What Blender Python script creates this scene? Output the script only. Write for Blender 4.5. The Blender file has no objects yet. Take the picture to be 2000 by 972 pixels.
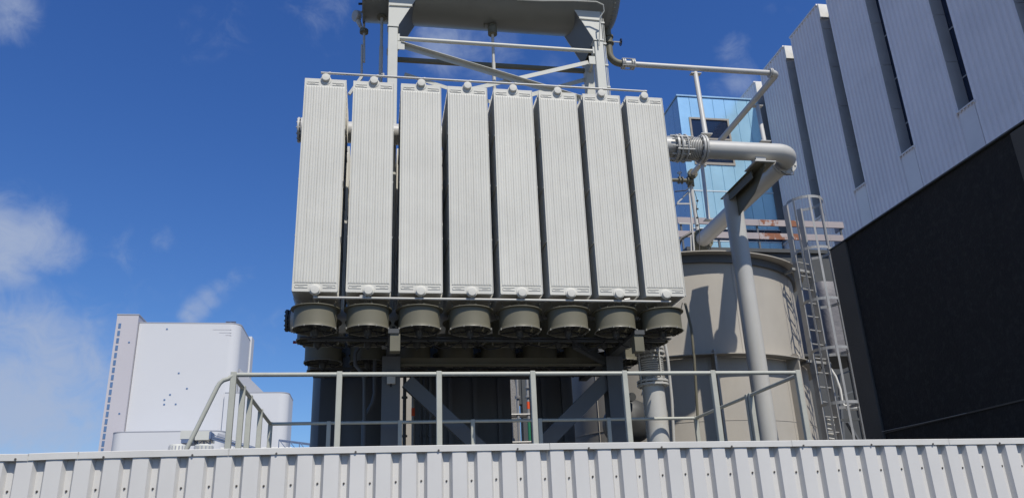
import bpy, bmesh, math, random
from mathutils import Vector, Matrix, Quaternion
random.seed(7)
R = math.radians
SC = bpy.context.scene
COL = SC.collection

# ------------------------------------------------------------------ camera
W0, H0, F0 = 2000.0, 972.0, 1550.0
CAM = Vector((0, 0, 1.6))
_dX = Vector((9183, 209, F0)).normalized()                 # world X seen from the camera (right, down, forward)
_dZ = Vector((-168.31, -4100, F0)).normalized()
_dZ = (_dZ - _dX * _dZ.dot(_dX)).normalized()
_dY = _dZ.cross(_dX)
cam_right = Vector((_dX.x, _dY.x, _dZ.x)); cam_down = Vector((_dX.y, _dY.y, _dZ.y)); cam_fwd = Vector((_dX.z, _dY.z, _dZ.z))
cd = bpy.data.cameras.new('camera'); cam = bpy.data.objects.new('camera', cd); COL.objects.link(cam)
up = -cam_down; back = -cam_fwd
cam.matrix_world = Matrix(((cam_right.x, up.x, back.x, CAM.x), (cam_right.y, up.y, back.y, CAM.y), (cam_right.z, up.z, back.z, CAM.z), (0, 0, 0, 1)))
cd.sensor_fit = 'HORIZONTAL'; cd.sensor_width = 36; cd.lens = 36 * F0 / W0
cd.clip_start = 0.1; cd.clip_end = 6000
SC.camera = cam

def ray(x, y):
    v = cam_right * (x - 1000) + cam_down * (y - 486) + cam_fwd * F0
    return v
def at(x, y, X=None, Y=None, Z=None):
    "the point of the place on plane X, Y or Z that the survey sighted at (x, y) of the photograph"
    d = ray(x, y)
    t = X / d.x if X is not None else Y / d.y if Y is not None else (Z - 1.6) / d.z
    return CAM + d * t

# ------------------------------------------------------------------ light
SUN_EL, SUN_AZ = 54, 161                                  # azimuth from +Y towards +X
wd = bpy.data.worlds.new('World'); SC.world = wd; wd.use_nodes = True
nt = wd.node_tree; bg = nt.nodes['Background']
sky = nt.nodes.new('ShaderNodeTexSky'); sky.sky_type = 'NISHITA'; sky.sun_disc = False
sky.sun_elevation = R(SUN_EL); sky.sun_rotation = R(SUN_AZ)
sky.air_density = 1.0; sky.dust_density = 0.35; sky.ozone_density = 3.0; sky.altitude = 100
bg.inputs[1].default_value = 0.10
hs = nt.nodes.new('ShaderNodeHueSaturation'); hs.inputs['Saturation'].default_value = 1.0; hs.inputs['Hue'].default_value = 0.5
tint = nt.nodes.new('ShaderNodeVectorMath'); tint.operation = 'MULTIPLY'; tint.inputs[1].default_value = (.0693, .0966, .1334)
nt.links.new(sky.outputs[0], tint.inputs[0])
sp = nt.nodes.new('ShaderNodeSeparateColor'); cb = nt.nodes.new('ShaderNodeCombineColor'); nt.links.new(tint.outputs[0], sp.inputs[0])
for ch, (g_, k_) in enumerate(((1.28, 13.3), (1.10, 9.3), (.85, 8.4))):        # the phone's rendition of the blue
    a_ = nt.nodes.new('ShaderNodeMath'); a_.operation = 'POWER'; nt.links.new(sp.outputs[ch], a_.inputs[0]); a_.inputs[1].default_value = g_
    b_ = nt.nodes.new('ShaderNodeMath'); b_.operation = 'MULTIPLY'; nt.links.new(a_.outputs[0], b_.inputs[0]); b_.inputs[1].default_value = k_
    nt.links.new(b_.outputs[0], cb.inputs[ch])
nt.links.new(cb.outputs[0], hs.inputs['Color'])
tc = nt.nodes.new('ShaderNodeTexCoord')
def vnode(t, **k):
    n = nt.nodes.new(t)
    for a, b in k.items(): setattr(n, a, b)
    return n
def wmath(op, a, b=None, c=None, clamp=False):
    n = nt.nodes.new('ShaderNodeMath'); n.operation = op; n.use_clamp = clamp
    for i, v in enumerate((a, b, c)):
        if v is None: continue
        if isinstance(v, (int, float)): n.inputs[i].default_value = v
        else: nt.links.new(v, n.inputs[i])
    return n.outputs[0]
def wnoise(scale, detail, rough, dist=0.0, sq=(1, 1, 1)):
    mp = nt.nodes.new('ShaderNodeMapping'); mp.inputs['Scale'].default_value = sq
    nt.links.new(tc.outputs['Generated'], mp.inputs[0])
    n = nt.nodes.new('ShaderNodeTexNoise'); n.inputs['Scale'].default_value = scale; n.inputs['Detail'].default_value = detail
    n.inputs['Roughness'].default_value = rough; n.inputs['Distortion'].default_value = dist
    nt.links.new(mp.outputs[0], n.inputs['Vector'])
    return n.outputs['Fac']
big = wnoise(9, 6, .58, .3, (1, 1, 1.6)); fine = wnoise(26, 6, .62, .6)
tex = wmath('ADD', wmath('MULTIPLY', big, .42), wmath('MULTIPLY', fine, .58))
# cloud banks: direction, angular radius, density
BANKS = [((60, 468), .052, .72), ((-30, 480), .075, .85), ((125, 490), .040, .62), ((95, 450), .03, .6), ((235, 505), .045, .40), ((315, 470), .022, .45),
         ((372, 618), .018, .60), ((385, 603), .022, .62), ((408, 582), .022, .52), ((432, 565), .022, .44), ((458, 548), .022, .36), ((485, 530), .02, .26), ((10, 25), .045, .75), ((640, 35), .045, .42), ((560, 5), .03, .35),
         ((430, 60), .05, .30), ((860, 85), .055, .62), ((960, 110), .06, .42), ((1060, 150), .05, .30), ((1435, 100), .032, .42), ((1450, 150), .035, .55),
         ((1395, 190), .03, .4), ((60, 760), .14, .80), ((170, 740), .09, .50), ((0, 640), .07, .60), ((70, 655), .05, .55), ((140, 675), .045, .5), ((205, 690), .04, .4), ((30, 860), .09, .5), ((520, 660), .06, .25), ((280, 560), .06, .25)]
total = None
for (px, py), rad, den in BANKS:
    d = ray(px, py).normalized()
    v = vnode('ShaderNodeVectorMath', operation='DISTANCE'); nt.links.new(tc.outputs['Generated'], v.inputs[0]); v.inputs[1].default_value = d
    m = vnode('ShaderNodeMapRange', interpolation_type='SMOOTHERSTEP')
    nt.links.new(v.outputs['Value'], m.inputs[0]); m.inputs[1].default_value = rad * 1.5; m.inputs[2].default_value = 0; m.inputs[3].default_value = 0; m.inputs[4].default_value = den
    total = m.outputs[0] if total is None else wmath('MAXIMUM', total, m.outputs[0])
# thin cloud all round the sky
wide = wnoise(3.2, 5, .55, .5, (1, 1, 2.6))
wide = wmath('MULTIPLY', wmath('SUBTRACT', wide, .54, clamp=True), 1.6)
cov = wmath('MAXIMUM', total, wide)
thr = vnode('ShaderNodeMapRange', interpolation_type='SMOOTHSTEP')
s_ = wmath('ADD', tex, wmath('MULTIPLY', cov, .62)); nt.links.new(s_, thr.inputs[0])
thr.inputs[1].default_value = .60; thr.inputs[2].default_value = 1.10; thr.inputs[3].default_value = 0; thr.inputs[4].default_value = 1
alpha = wmath('MULTIPLY', thr.outputs[0], wmath('MULTIPLY', wmath('POWER', cov, .5), .92), clamp=True)
mx = vnode('ShaderNodeMix', data_type='RGBA'); nt.links.new(alpha, mx.inputs[0]); nt.links.new(hs.outputs[0], mx.inputs[6])
mx.inputs[7].default_value = (4.0, 4.7, 6.2, 1)
nt.links.new(mx.outputs[2], bg.inputs[0])

sd = bpy.data.lights.new('sun', 'SUN'); sd.energy = 4.7; sd.angle = R(.53); sd.color = (1.0, .95, .865)
so = bpy.data.objects.new('sun', sd); COL.objects.link(so)
sv = Vector((math.sin(R(SUN_AZ)) * math.cos(R(SUN_EL)), math.cos(R(SUN_AZ)) * math.cos(R(SUN_EL)), math.sin(R(SUN_EL))))
so.rotation_mode = 'QUATERNION'; so.rotation_quaternion = sv.to_track_quat('Z', 'Y'); so.location = (10, -10, 30)
SC.view_settings.view_transform = 'Standard'; SC.view_settings.look = 'None'; SC.view_settings.exposure = 0.0; SC.view_settings.gamma = 1.0
SC.render.engine = 'CYCLES'
SC.cycles.max_bounces = 6

# ------------------------------------------------------------------ materials
def mat(name, col, rough=.5, metal=0.0, var=.08, scale=3.0, bump=.0, bscale=60., dirt=0., dirtcol=(.1, .08, .06), spec=.4, streak=False, coat=0.):
    m = bpy.data.materials.new(name); m.use_nodes = True
    t = m.node_tree; b = t.nodes['Principled BSDF']; L = t.links.new
    b.inputs['Roughness'].default_value = rough; b.inputs['Metallic'].default_value = metal
    b.inputs['Specular IOR Level'].default_value = spec; b.inputs['Coat Weight'].default_value = coat
    geo = t.nodes.new('ShaderNodeNewGeometry'); oi = t.nodes.new('ShaderNodeObjectInfo')
    n = t.nodes.new('ShaderNodeTexNoise'); n.inputs['Scale'].default_value = scale; n.inputs['Detail'].default_value = 8; n.inputs['Roughness'].default_value = .65
    L(geo.outputs['Position'], n.inputs['Vector'])
    r = t.nodes.new('ShaderNodeMapRange'); L(n.outputs['Fac'], r.inputs[0]); r.inputs[1].default_value = .3; r.inputs[2].default_value = .7
    r.inputs[3].default_value = 1 - var; r.inputs[4].default_value = 1 + var
    o = t.nodes.new('ShaderNodeMapRange'); L(oi.outputs['Random'], o.inputs[0]); o.inputs[3].default_value = 1 - var * .35; o.inputs[4].default_value = 1 + var * .35
    mu = t.nodes.new('ShaderNodeMath'); mu.operation = 'MULTIPLY'; L(r.outputs[0], mu.inputs[0]); L(o.outputs[0], mu.inputs[1])
    vm = t.nodes.new('ShaderNodeVectorMath'); vm.operation = 'SCALE'; vm.inputs[0].default_value = col[:3]; L(mu.outputs[0], vm.inputs['Scale'])
    out = vm.outputs[0]
    if dirt > 0:
        mp = t.nodes.new('ShaderNodeMapping'); mp.inputs['Scale'].default_value = (1, 1, .12) if streak else (1, 1, 1); L(geo.outputs['Position'], mp.inputs[0])
        n2 = t.nodes.new('ShaderNodeTexNoise'); n2.inputs['Scale'].default_value = scale * 4; n2.inputs['Detail'].default_value = 9; n2.inputs['Roughness'].default_value = .7
        L(mp.outputs[0], n2.inputs['Vector'])
        r2 = t.nodes.new('ShaderNodeMapRange'); L(n2.outputs['Fac'], r2.inputs[0]); r2.inputs[1].default_value = .5; r2.inputs[2].default_value = .78; r2.inputs[3].default_value = 0; r2.inputs[4].default_value = dirt
        mm = t.nodes.new('ShaderNodeMix'); mm.data_type = 'RGBA'; L(r2.outputs[0], mm.inputs[0]); L(out, mm.inputs[6]); mm.inputs[7].default_value = (*dirtcol, 1)
        out = mm.outputs[2]
    L(out, b.inputs['Base Color'])
    rr = t.nodes.new('ShaderNodeMapRange'); L(n.outputs['Fac'], rr.inputs[0]); rr.inputs[1].default_value = .3; rr.inputs[2].default_value = .7
    rr.inputs[3].default_value = max(.02, rough - .07); rr.inputs[4].default_value = min(1, rough + .1); L(rr.outputs[0], b.inputs['Roughness'])
    if bump > 0:
        n3 = t.nodes.new('ShaderNodeTexNoise'); n3.inputs['Scale'].default_value = bscale; n3.inputs['Detail'].default_value = 4; L(geo.outputs['Position'], n3.inputs['Vector'])
        bu = t.nodes.new('ShaderNodeBump'); bu.inputs['Strength'].default_value = bump; bu.inputs['Distance'].default_value = .02; L(n3.outputs['Fac'], bu.inputs['Height']); L(bu.outputs[0], b.inputs['Normal'])
    return m
M = dict(
    radiator=mat('pebble_grey_paint', (.565, .55, .49), .55, var=.07, scale=1.3, bump=.04, bscale=9, dirt=.16, dirtcol=(.40, .37, .31), streak=True, spec=.3),
    pipe=mat('pebble_grey_pipe_paint', (.45, .44, .405), .38, var=.05, scale=2, dirt=.12, dirtcol=(.3, .28, .24), spec=.5),
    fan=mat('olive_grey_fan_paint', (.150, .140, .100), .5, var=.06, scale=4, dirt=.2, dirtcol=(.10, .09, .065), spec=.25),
    fanring=mat('pale_fan_ring', (.21, .20, .165), .4, var=.06),
    fandark=mat('dark_fan_metal', (.045, .045, .042), .5, var=.1, spec=.4),
    tank=mat('warm_grey_tank_paint', (.385, .355, .305), .5, var=.06, scale=.8, bump=.05, bscale=3, dirt=.15, dirtcol=(.24, .22, .19), streak=True),
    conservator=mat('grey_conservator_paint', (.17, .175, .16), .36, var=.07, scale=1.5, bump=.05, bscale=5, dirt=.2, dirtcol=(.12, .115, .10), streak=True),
    frame=mat('light_frame_paint', (.47, .47, .42), .45, var=.06, scale=2, dirt=.12, dirtcol=(.25, .23, .2)),
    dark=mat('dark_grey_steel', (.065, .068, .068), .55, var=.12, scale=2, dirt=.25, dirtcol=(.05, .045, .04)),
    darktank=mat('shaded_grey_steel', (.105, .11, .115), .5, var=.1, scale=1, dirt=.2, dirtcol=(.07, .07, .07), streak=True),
    rail=mat('grey_green_rail_paint', (.40, .40, .34), .45, var=.08, scale=5, dirt=.25, dirtcol=(.42, .41, .37)),
    fence=mat('pale_grey_coil_coating', (.56, .545, .515), .5, var=.035, scale=1.2, bump=.03, bscale=5, dirt=.13, dirtcol=(.38, .365, .335), streak=True),
    cap=mat('pale_grey_flashing', (.57, .555, .515), .42, var=.05, scale=3, bump=.05, bscale=12, dirt=.2, dirtcol=(.34, .33, .3)),
    screw=mat('dull_zinc_screw', (.10, .09, .08), .5, metal=.4),
    facade=mat('blue_grey_cladding', (.76, .71, .70), .5, var=.06, scale=.35, dirt=.22, dirtcol=(.64, .60, .60), streak=True),
    facadeplain=mat('plain_grey_cladding', (.70, .66, .65), .5, var=.07, scale=.5, dirt=.2, dirtcol=(.58, .56, .55), streak=True),
    white=mat('white_parapet_sheet', (.68, .66, .60), .5, var=.05, dirt=.15, dirtcol=(.45, .43, .38)),
    strip=mat('grey_louvre_strip', (.34, .33, .32), .5, var=.12, scale=.6, dirt=.3, dirtcol=(.19, .19, .2), streak=True),
    glass=mat('dark_window_glass', (.012, .02, .045), .06, var=.2, scale=.4, spec=.8),
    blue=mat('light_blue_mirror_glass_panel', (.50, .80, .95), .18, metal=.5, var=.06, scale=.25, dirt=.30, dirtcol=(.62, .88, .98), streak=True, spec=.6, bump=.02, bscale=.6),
    blueshade=mat('blue_mirror_glass_shaded', (.34, .52, .68), .25, metal=.25, var=.06, scale=.3, spec=.5),  # darker copy of the panel glass, with the side's shade in its colour
    towerglass=mat('blue_tower_window', (.10, .17, .30), .15, spec=.6),
    seam=mat('seam_strip', (.55, .60, .62), .4, var=.05),
    winframe=mat('weathered_window_frame', (.30, .27, .23), .5, var=.1, dirt=.3),
    black=mat('black_bitumen_wall', (.018, .0155, .0135), .85, var=.45, scale=3, bump=.5, bscale=30, dirt=.7, dirtcol=(.050, .047, .042)),
    pier=mat('brown_grey_concrete_pier', (.10, .086, .070), .85, var=.15, scale=2, bump=.25, bscale=40, dirt=.2, dirtcol=(.06, .052, .044)),
    alu=mat('galvanised_ladder', (.32, .315, .30), .45, metal=.15, var=.08, scale=8),
    foil=mat('crumpled_silver_foil', (.16, .152, .155), .6, metal=.0, var=.1, scale=3, bump=.9, bscale=7),
    rust=mat('rusty_painted_rail', (.36, .31, .30), .7, var=.15, scale=2, dirt=.95, dirtcol=(.22, .075, .03)),
    rail2=mat('faded_pink_rail', (.33, .29, .29), .6, var=.12, scale=1, dirt=.35, dirtcol=(.33, .2, .17)),
    plant=mat('white_grey_plant_cladding', (.54, .545, .555), .6, var=.02, scale=.03, dirt=.12, dirtcol=(.53, .54, .55)),
    planttower=mat('lilac_grey_tower_cladding', (.46, .44, .46), .6, var=.02, scale=.05),
    plantdark=mat('grey_sloped_roof', (.33, .34, .37), .7, var=.04, scale=.1),
    cream=mat('cream_sheet', (.52, .52, .47), .6, var=.04, scale=.2),
    steelblue=mat('blue_grey_truss_paint', (.10, .14, .23), .6, var=.08),
    black2=mat('black_rubber', (.012, .012, .014), .5),
    orange=mat('orange_marker', (.75, .09, .02), .5), green=mat('green_marker', (.02, .16, .08), .5), red=mat('dark_red_plug', (.2, .01, .02), .4),
    zinc=mat('zinc_scaffold_tube', (.30, .29, .27), .45, metal=.3, var=.15, scale=10, dirt=.3),
    roughcast=mat('speckled_insulation', (.20, .19, .175), .9, var=.5, scale=30, bump=.5, bscale=60),
    ground=mat('pale_concrete_ground', (.21, .195, .17), .9, var=.2, scale=.6, bump=.3, bscale=20, dirt=.3),
    asphalt=mat('dark_asphalt', (.05, .049, .047), .9, var=.2, scale=1, bump=.3, bscale=30),
    grating=mat('galvanised_grating', (.22, .22, .21), .6, metal=.3, var=.1),
)
# rust patches have hard edges
def rustmat():
    m = M['rust']; t = m.node_tree
    for n in t.nodes:
        if n.type == 'MAP_RANGE' and abs(n.inputs[2].default_value - .78) < 1e-4: n.inputs[1].default_value = .50; n.inputs[2].default_value = .54
        if n.type == 'TEX_NOISE' and n.inputs['Scale'].default_value == 8: n.inputs['Scale'].default_value = 2.2
rustmat()

# ------------------------------------------------------------------ mesh builder
class MB:
    def __init__(s): s.bm = bmesh.new()
    def _add(s, co, faces):
        vs = [s.bm.verts.new(c) for c in co]
        for f in faces:
            try: s.bm.faces.new([vs[i] for i in f])
            except ValueError: pass
        return vs
    def box(s, x0, x1, y0, y1, z0, z1, bev=0.0):
        x0, x1 = sorted((x0, x1)); y0, y1 = sorted((y0, y1)); z0, z1 = sorted((z0, z1))
        co = [(x, y, z) for x in (x0, x1) for y in (y0, y1) for z in (z0, z1)]
        vs = s._add(co, [(0, 1, 3, 2), (4, 6, 7, 5), (0, 4, 5, 1), (2, 3, 7, 6), (0, 2, 6, 4), (1, 5, 7, 3)])
        if bev > 0: bmesh.ops.bevel(s.bm, geom=list({e for v in vs for e in v.link_edges}), offset=bev, segments=1, affect='EDGES')
        return s
    def bar(s, p, q, w, h=None, upv=(0, 0, 1), bev=0.0):
        "rectangular bar from p to q"
        p, q = Vector(p), Vector(q); h = h or w; d = (q - p).normalized(); u = Vector(upv)
        if abs(d.dot(u)) > .98: u = Vector((0, 1, 0))
        a = d.cross(u).normalized(); b = a.cross(d).normalized()
        co = [c + a * (i * w / 2) + b * (j * h / 2) for c in (p, q) for i, j in ((-1, -1), (1, -1), (1, 1), (-1, 1))]
        vs = s._add(co, [(0, 3, 2, 1), (4, 5, 6, 7), (0, 1, 5, 4), (1, 2, 6, 5), (2, 3, 7, 6), (3, 0, 4, 7)])
        if bev > 0: bmesh.ops.bevel(s.bm, geom=list({e for v in vs for e in v.link_edges}), offset=bev, segments=1, affect='EDGES')
        return s
    def frame(s, d):
        d = d.normalized(); u = Vector((0, 0, 1)) if abs(d.z) < .9 else Vector((0, 1, 0))
        a = d.cross(u).normalized(); return a, a.cross(d).normalized()
    def cyl(s, p, q, r, r2=None, n=20, caps=True):
        p, q = Vector(p), Vector(q); r2 = r if r2 is None else r2; a, b = s.frame(q - p); co = []
        for c, rr in ((p, r), (q, r2)):
            for i in range(n): t = 2 * math.pi * i / n; co.append(c + (a * math.cos(t) + b * math.sin(t)) * rr)
        f = [(i, (i + 1) % n, n + (i + 1) % n, n + i) for i in range(n)]
        if caps: f += [tuple(range(n))[::-1], tuple(range(n, 2 * n))]
        s._add(co, f); return s
    def lathe(s, o, d, prof, n=32, close=False):
        "profile of (distance along d, radius)"
        o, d = Vector(o), Vector(d).normalized(); a, b = s.frame(d); co = []
        for h, r in prof:
            for i in range(n): t = 2 * math.pi * i / n; co.append(o + d * h + (a * math.cos(t) + b * math.sin(t)) * max(r, 1e-4))
        f = []; m = len(prof)
        for k in range(m if close else m - 1):
            k2 = (k + 1) % m
            for i in range(n): j = (i + 1) % n; f.append((k * n + i, k * n + j, k2 * n + j, k2 * n + i))
        if not close:
            if prof[0][1] > 1e-3: f.append(tuple(range(n))[::-1])
            if prof[-1][1] > 1e-3: f.append(tuple(range((m - 1) * n, m * n)))
        s._add(co, f); return s
    def tube(s, pts, r, n=12, caps=True):
        pts = [Vector(p) for p in pts]; co = []; prev = None
        for k, p in enumerate(pts):
            d = (pts[min(k + 1, len(pts) - 1)] - pts[max(k - 1, 0)]).normalized()
            if prev is None: a, b = s.frame(d)
            else:
                a = (prev - d * prev.dot(d)).normalized(); b = a.cross(d)
            prev = a
            for i in range(n): t = 2 * math.pi * i / n; co.append(p + (a * math.cos(t) + b * math.sin(t)) * r)
        f = []
        for k in range(len(pts) - 1):
            for i in range(n): j = (i + 1) % n; f.append((k * n + i, k * n + j, (k + 1) * n + j, (k + 1) * n + i))
        if caps: f += [tuple(range(n))[::-1], tuple(range((len(pts) - 1) * n, len(pts) * n))]
        s._add(co, f); return s
    def torus(s, c, d, Rr, r, n=32, m=8):
        a, b = s.frame(Vector(d)); c = Vector(c); dd = Vector(d).normalized(); co = []
        for i in range(n):
            t = 2 * math.pi * i / n; e = a * math.cos(t) + b * math.sin(t)
            for j in range(m): u = 2 * math.pi * j / m; co.append(c + e * (Rr + r * math.cos(u)) + dd * (r * math.sin(u)))
        s._add(co, [(i * m + j, ((i + 1) % n) * m + j, ((i + 1) % n) * m + (j + 1) % m, i * m + (j + 1) % m) for i in range(n) for j in range(m)]); return s
    def prism(s, poly, v):
        "flat polygon (3-D points) pushed along v"
        v = Vector(v); n = len(poly); co = [Vector(p) for p in poly] + [Vector(p) + v for p in poly]
        s._add(co, [tuple(range(n))[::-1], tuple(range(n, 2 * n))] + [(i, (i + 1) % n, n + (i + 1) % n, n + i) for i in range(n)]); return s
    def sheet(s, sections):
        "list of rows of points, joined into a grid"
        n = len(sections[0]); co = [p for r in sections for p in r]
        s._add(co, [(k * n + i, k * n + i + 1, (k + 1) * n + i + 1, (k + 1) * n + i) for k in range(len(sections) - 1) for i in range(n - 1)]); return s
    def bolts(s, c, d, Rr, n, r, h):
        c = Vector(c); d = Vector(d).normalized(); a, b = s.frame(d)
        for i in range(n):
            t = 2 * math.pi * (i + .5) / n; p = c + (a * math.cos(t) + b * math.sin(t)) * Rr
            s.cyl(p - d * h, p + d * h, r, n=6)
        return s
    def mesh(s, name, off=Vector((0, 0, 0)), ang=35, normals=True):
        if normals: bmesh.ops.recalc_face_normals(s.bm, faces=s.bm.faces[:])
        bmesh.ops.translate(s.bm, verts=s.bm.verts[:], vec=-off)
        me = bpy.data.meshes.new(name); s.bm.to_mesh(me); s.bm.free()
        me.polygons.foreach_set('use_smooth', [True] * len(me.polygons)); me.set_sharp_from_angle(angle=R(ang)); me.update()
        return me
def arc(c, u, v, r, a0, a1, n=10):
    c, u, v = Vector(c), Vector(u).normalized(), Vector(v).normalized()
    return [c + u * (r * math.cos(R(a0 + (a1 - a0) * i / n))) + v * (r * math.sin(R(a0 + (a1 - a0) * i / n))) for i in range(n + 1)]

def thing(name, label, cat, loc, group=None):
    o = bpy.data.objects.new(name, None); COL.objects.link(o); o.location = loc; o.empty_display_size = .2
    o['label'] = label; o['category'] = cat
    if group: o['group'] = group
    o['_loc'] = list(loc)
    return o
def wloc(o):
    v = Vector((0, 0, 0))
    while o is not None: v += o.location; o = o.parent
    return v
def part(name, mb, m, parent, label=None, ang=35, kind=None):
    base = wloc(parent)
    me = mb.mesh(name, base, ang) if isinstance(mb, MB) else mb
    if not me.materials: me.materials.append(M[m])
    o = bpy.data.objects.new(name, me); COL.objects.link(o); o.parent = parent
    if label: o['label'] = label
    if kind: o['kind'] = kind
    return o
def solo(name, mb, m, label, cat, group=None, kind=None, ang=35):
    bm = mb.bm; n = len(bm.verts); xs = [v.co.x for v in bm.verts]; ys = [v.co.y for v in bm.verts]; zs = [v.co.z for v in bm.verts]
    off = Vector(((min(xs) + max(xs)) / 2, (min(ys) + max(ys)) / 2, min(zs)))
    me = mb.mesh(name, off, ang); me.materials.append(M[m]); o = bpy.data.objects.new(name, me); COL.objects.link(o); o.location = off
    if kind: o['kind'] = kind
    if label: o['label'] = label
    if cat: o['category'] = cat
    if group: o['group'] = group
    return o
def copy_tree(o, parent=None):
    c = o.copy(); COL.objects.link(c)
    if parent: c.parent = parent
    for ch in list(o.children): copy_tree(ch, c)
    return c

# ================================================================== SETTING
g = MB(); g.sheet([[(x, y, 0) for x in (-3000, -200, -30, 0, 40, 200, 3000)] for y in (-1500, -30, 0, 30, 200, 4000)])
solo('ground', g, 'ground', None, None, kind='structure')
solo('bounce_cut_pad', MB().box(-22, 12, -14, 24, .004, .03), 'asphalt', None, None, kind='structure')  # unseen dark ground added to cut light bounced up under the radiators

# ---- profiled sheet fence in the foreground
FY = 6.5; PITCH = .200
def ftop(x): return 2.404 - max(0, x - 1) * .0075 - max(0, -1.5 - x) * .004
fence = thing('sheet_metal_fence', 'pale grey profiled sheet metal fence running across the whole foreground', 'fence', (1.5, FY, 0))
x = -5.045
for k in range(17):
    x0 = x + k * 5 * PITCH
    jz = random.uniform(-.002, .002); jy = random.uniform(-.0015, .0015)
    prof = []
    for i in range(5):
        a = x0 + i * PITCH
        # valley first, then rib flat
        prof += [(a, FY + .045 + jy), (a + .044, FY + .045 + jy), (a + .068, FY + jy), (a + .124, FY - .0012 + jy), (a + .180, FY + jy)]
    prof.append((x0 + 5 * PITCH + .0, FY + .045 + jy)); prof.append((x0 + 5 * PITCH + .012, FY + .0455 + jy))
    mb = MB(); mb.sheet([[(px, py, z) for px, py in prof] for z in (0.02, 1.0, 1.9, ftop(x0) - .02 + jz)])
    part('cladding_sheet', mb, 'fence', fence, ang=20)
mb = MB()
for k in range(17 * 5):
    cx = x + k * PITCH + .023; z = 2.130 + .004 * math.sin(k * 1.7)
    mb.cyl((cx, FY + .045, z), (cx, FY + .041, z), .0085, n=8); mb.cyl((cx, FY + .041, z), (cx, FY + .035, z), .005, n=6)
part('sheet_screw', mb, 'screw', fence, kind='stuff')
# top flashing in lengths, each with its own small tilt
seg = [(-5.1, -3.3), (-3.3, -2.50), (-2.50, -2.16), (-2.16, -1.09), (-1.09, 1.42), (1.42, 3.55), (3.55, 5.06), (5.06, 7.4), (7.4, 9.6), (9.6, 11.9)]
for i, (a, b) in enumerate(seg):
    t = [.003, .010, -.006, .0, .002, -.001, .002, -.001, .001, 0][i]; u = [-.004, -.010, .001, .001, -.003, .001, .0, .002, 0, 0][i]
    za, zb = ftop(a) + t * .6, ftop(b) + u * .6
    mb = MB()
    def sec(xx, z):
        return [(xx, FY - .004, z - .052), (xx, FY - .010, z - .050), (xx, FY - .0105, z - .004), (xx, FY - .006, z), (xx, FY + .075, z + .006), (xx, FY + .078, z + .003), (xx, FY + .078, z - .05)]
    ys = [a + .0015, b - .0015]; mb.sheet([sec(ys[0], za), sec((a + b) / 2, (za + zb) / 2 + .001), sec(ys[1], zb)])
    part('top_flashing', mb, 'cap', fence, ang=25)
mb = MB(); kx = -5.0
while kx < 11.8:
    z = ftop(kx) - .043; mb.cyl((kx, FY - .010, z), (kx, FY - .017, z), .008, n=8); kx += .62 + random.uniform(-.05, .05)
part('flashing_screw', mb, 'screw', fence, kind='stuff')
mb = MB()
for zz in (.5, 1.3, 2.2): mb.box(-5.0, 11.9, FY + .056, FY + .11, zz, zz + .06)
part('back_rail', mb, 'frame', fence)

# ---- black side wall on the right
bw = thing('fire_wall', 'near black rough wall on the right below the grey corrugated hall', 'wall', (7.3, 8.9, 0))
WX, WY, WZ = 7.2, 11.0, None
wz = at(1620, 490, X=WX).z; wye = at(1620, 490, X=WX).y; wyp = at(1650, 474, X=WX).y
wys = [at(1977, 282, X=WX).y + .004, 7.62, 8.75, 9.9, wyp]
for k in range(4): part('wall_panel', MB().box(WX + .03 + .0005 * (k % 2), WX + .33, wys[k] + .0015, wys[k + 1] - .0015, 0, wz - .01), 'black', bw)
part('end_pier', MB().box(WX, WX + .36, wyp + .003, wye, 0, wz, .01), 'pier', bw, label='brown grey concrete pier at the far end of the wall')
mb = MB(); zj = at(1730, 845, X=WX).z; q0 = at(1725, 842, X=WX + .02); q1 = at(1890, 806, X=WX + .02)
mb.bar((WX + .022, 6.7, q1.z), (WX + .022, wyp - .02, q1.z), .016, .018)
part('joint_strip', mb, 'pier', bw)
yn = at(1977, 282, X=WX).y; part('end_pier', MB().box(WX, WX + .36, 6.4, yn, 0, wz - .02, .01), 'pier', bw, label='brown grey concrete pier at the near end of the wall')
mb = MB(); mb.tube([q0 + Vector((-.02, 0, .0)), (q0 + q1) / 2 + Vector((-.02, 0, -.004)), q1 + Vector((-.02, 0, .0))], .004, 6)
part('loose_cable', mb, 'alu', bw)
mb = MB(); mb.box(WX - .01, WX + .37, 6.66, wye, wz + .001, wz + .02)
part('coping_strip', mb, 'dark', bw)

# ---- corrugated hall on the right
FX = 24.0; ROOF = 29.45; hall = thing('corrugated_hall', 'tall grey corrugated industrial hall with narrow vertical window slots on the right', 'building', (37, 30, 0))
part('hall_body', MB().box(FX + .62, 52, 6, 64, 0, ROOF - .45), 'facadeplain', hall)
gaps = [(13.05, 13.85), (16.95, 17.8), (20.85, 21.7), (24.8, 25.7), (28.72, 29.62), (32.62, 33.45), (36.55, 37.4), (40.5, 41.35), (44.4, 45.25), (48.3, 49.15), (52.2, 53.05)]
SILL = 18.1
edges = [9.1] + [v for g_ in gaps for v in g_] + [60]
def corr(y0, y1, z0, z1, X=FX, pitch=.30, amp=.06):
    n = max(1, round((y1 - y0) / pitch)); p = (y1 - y0) / n; prof = []
    for i in range(n):
        a = y0 + i * p; prof += [(a, X + amp), (a + p * .35, X + amp), (a + p * .5, X), (a + p * .85, X)]
    prof.append((y1, X + amp)); return [[(xx, yy, z) for yy, xx in prof] for z in (z0, z1)]
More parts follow.
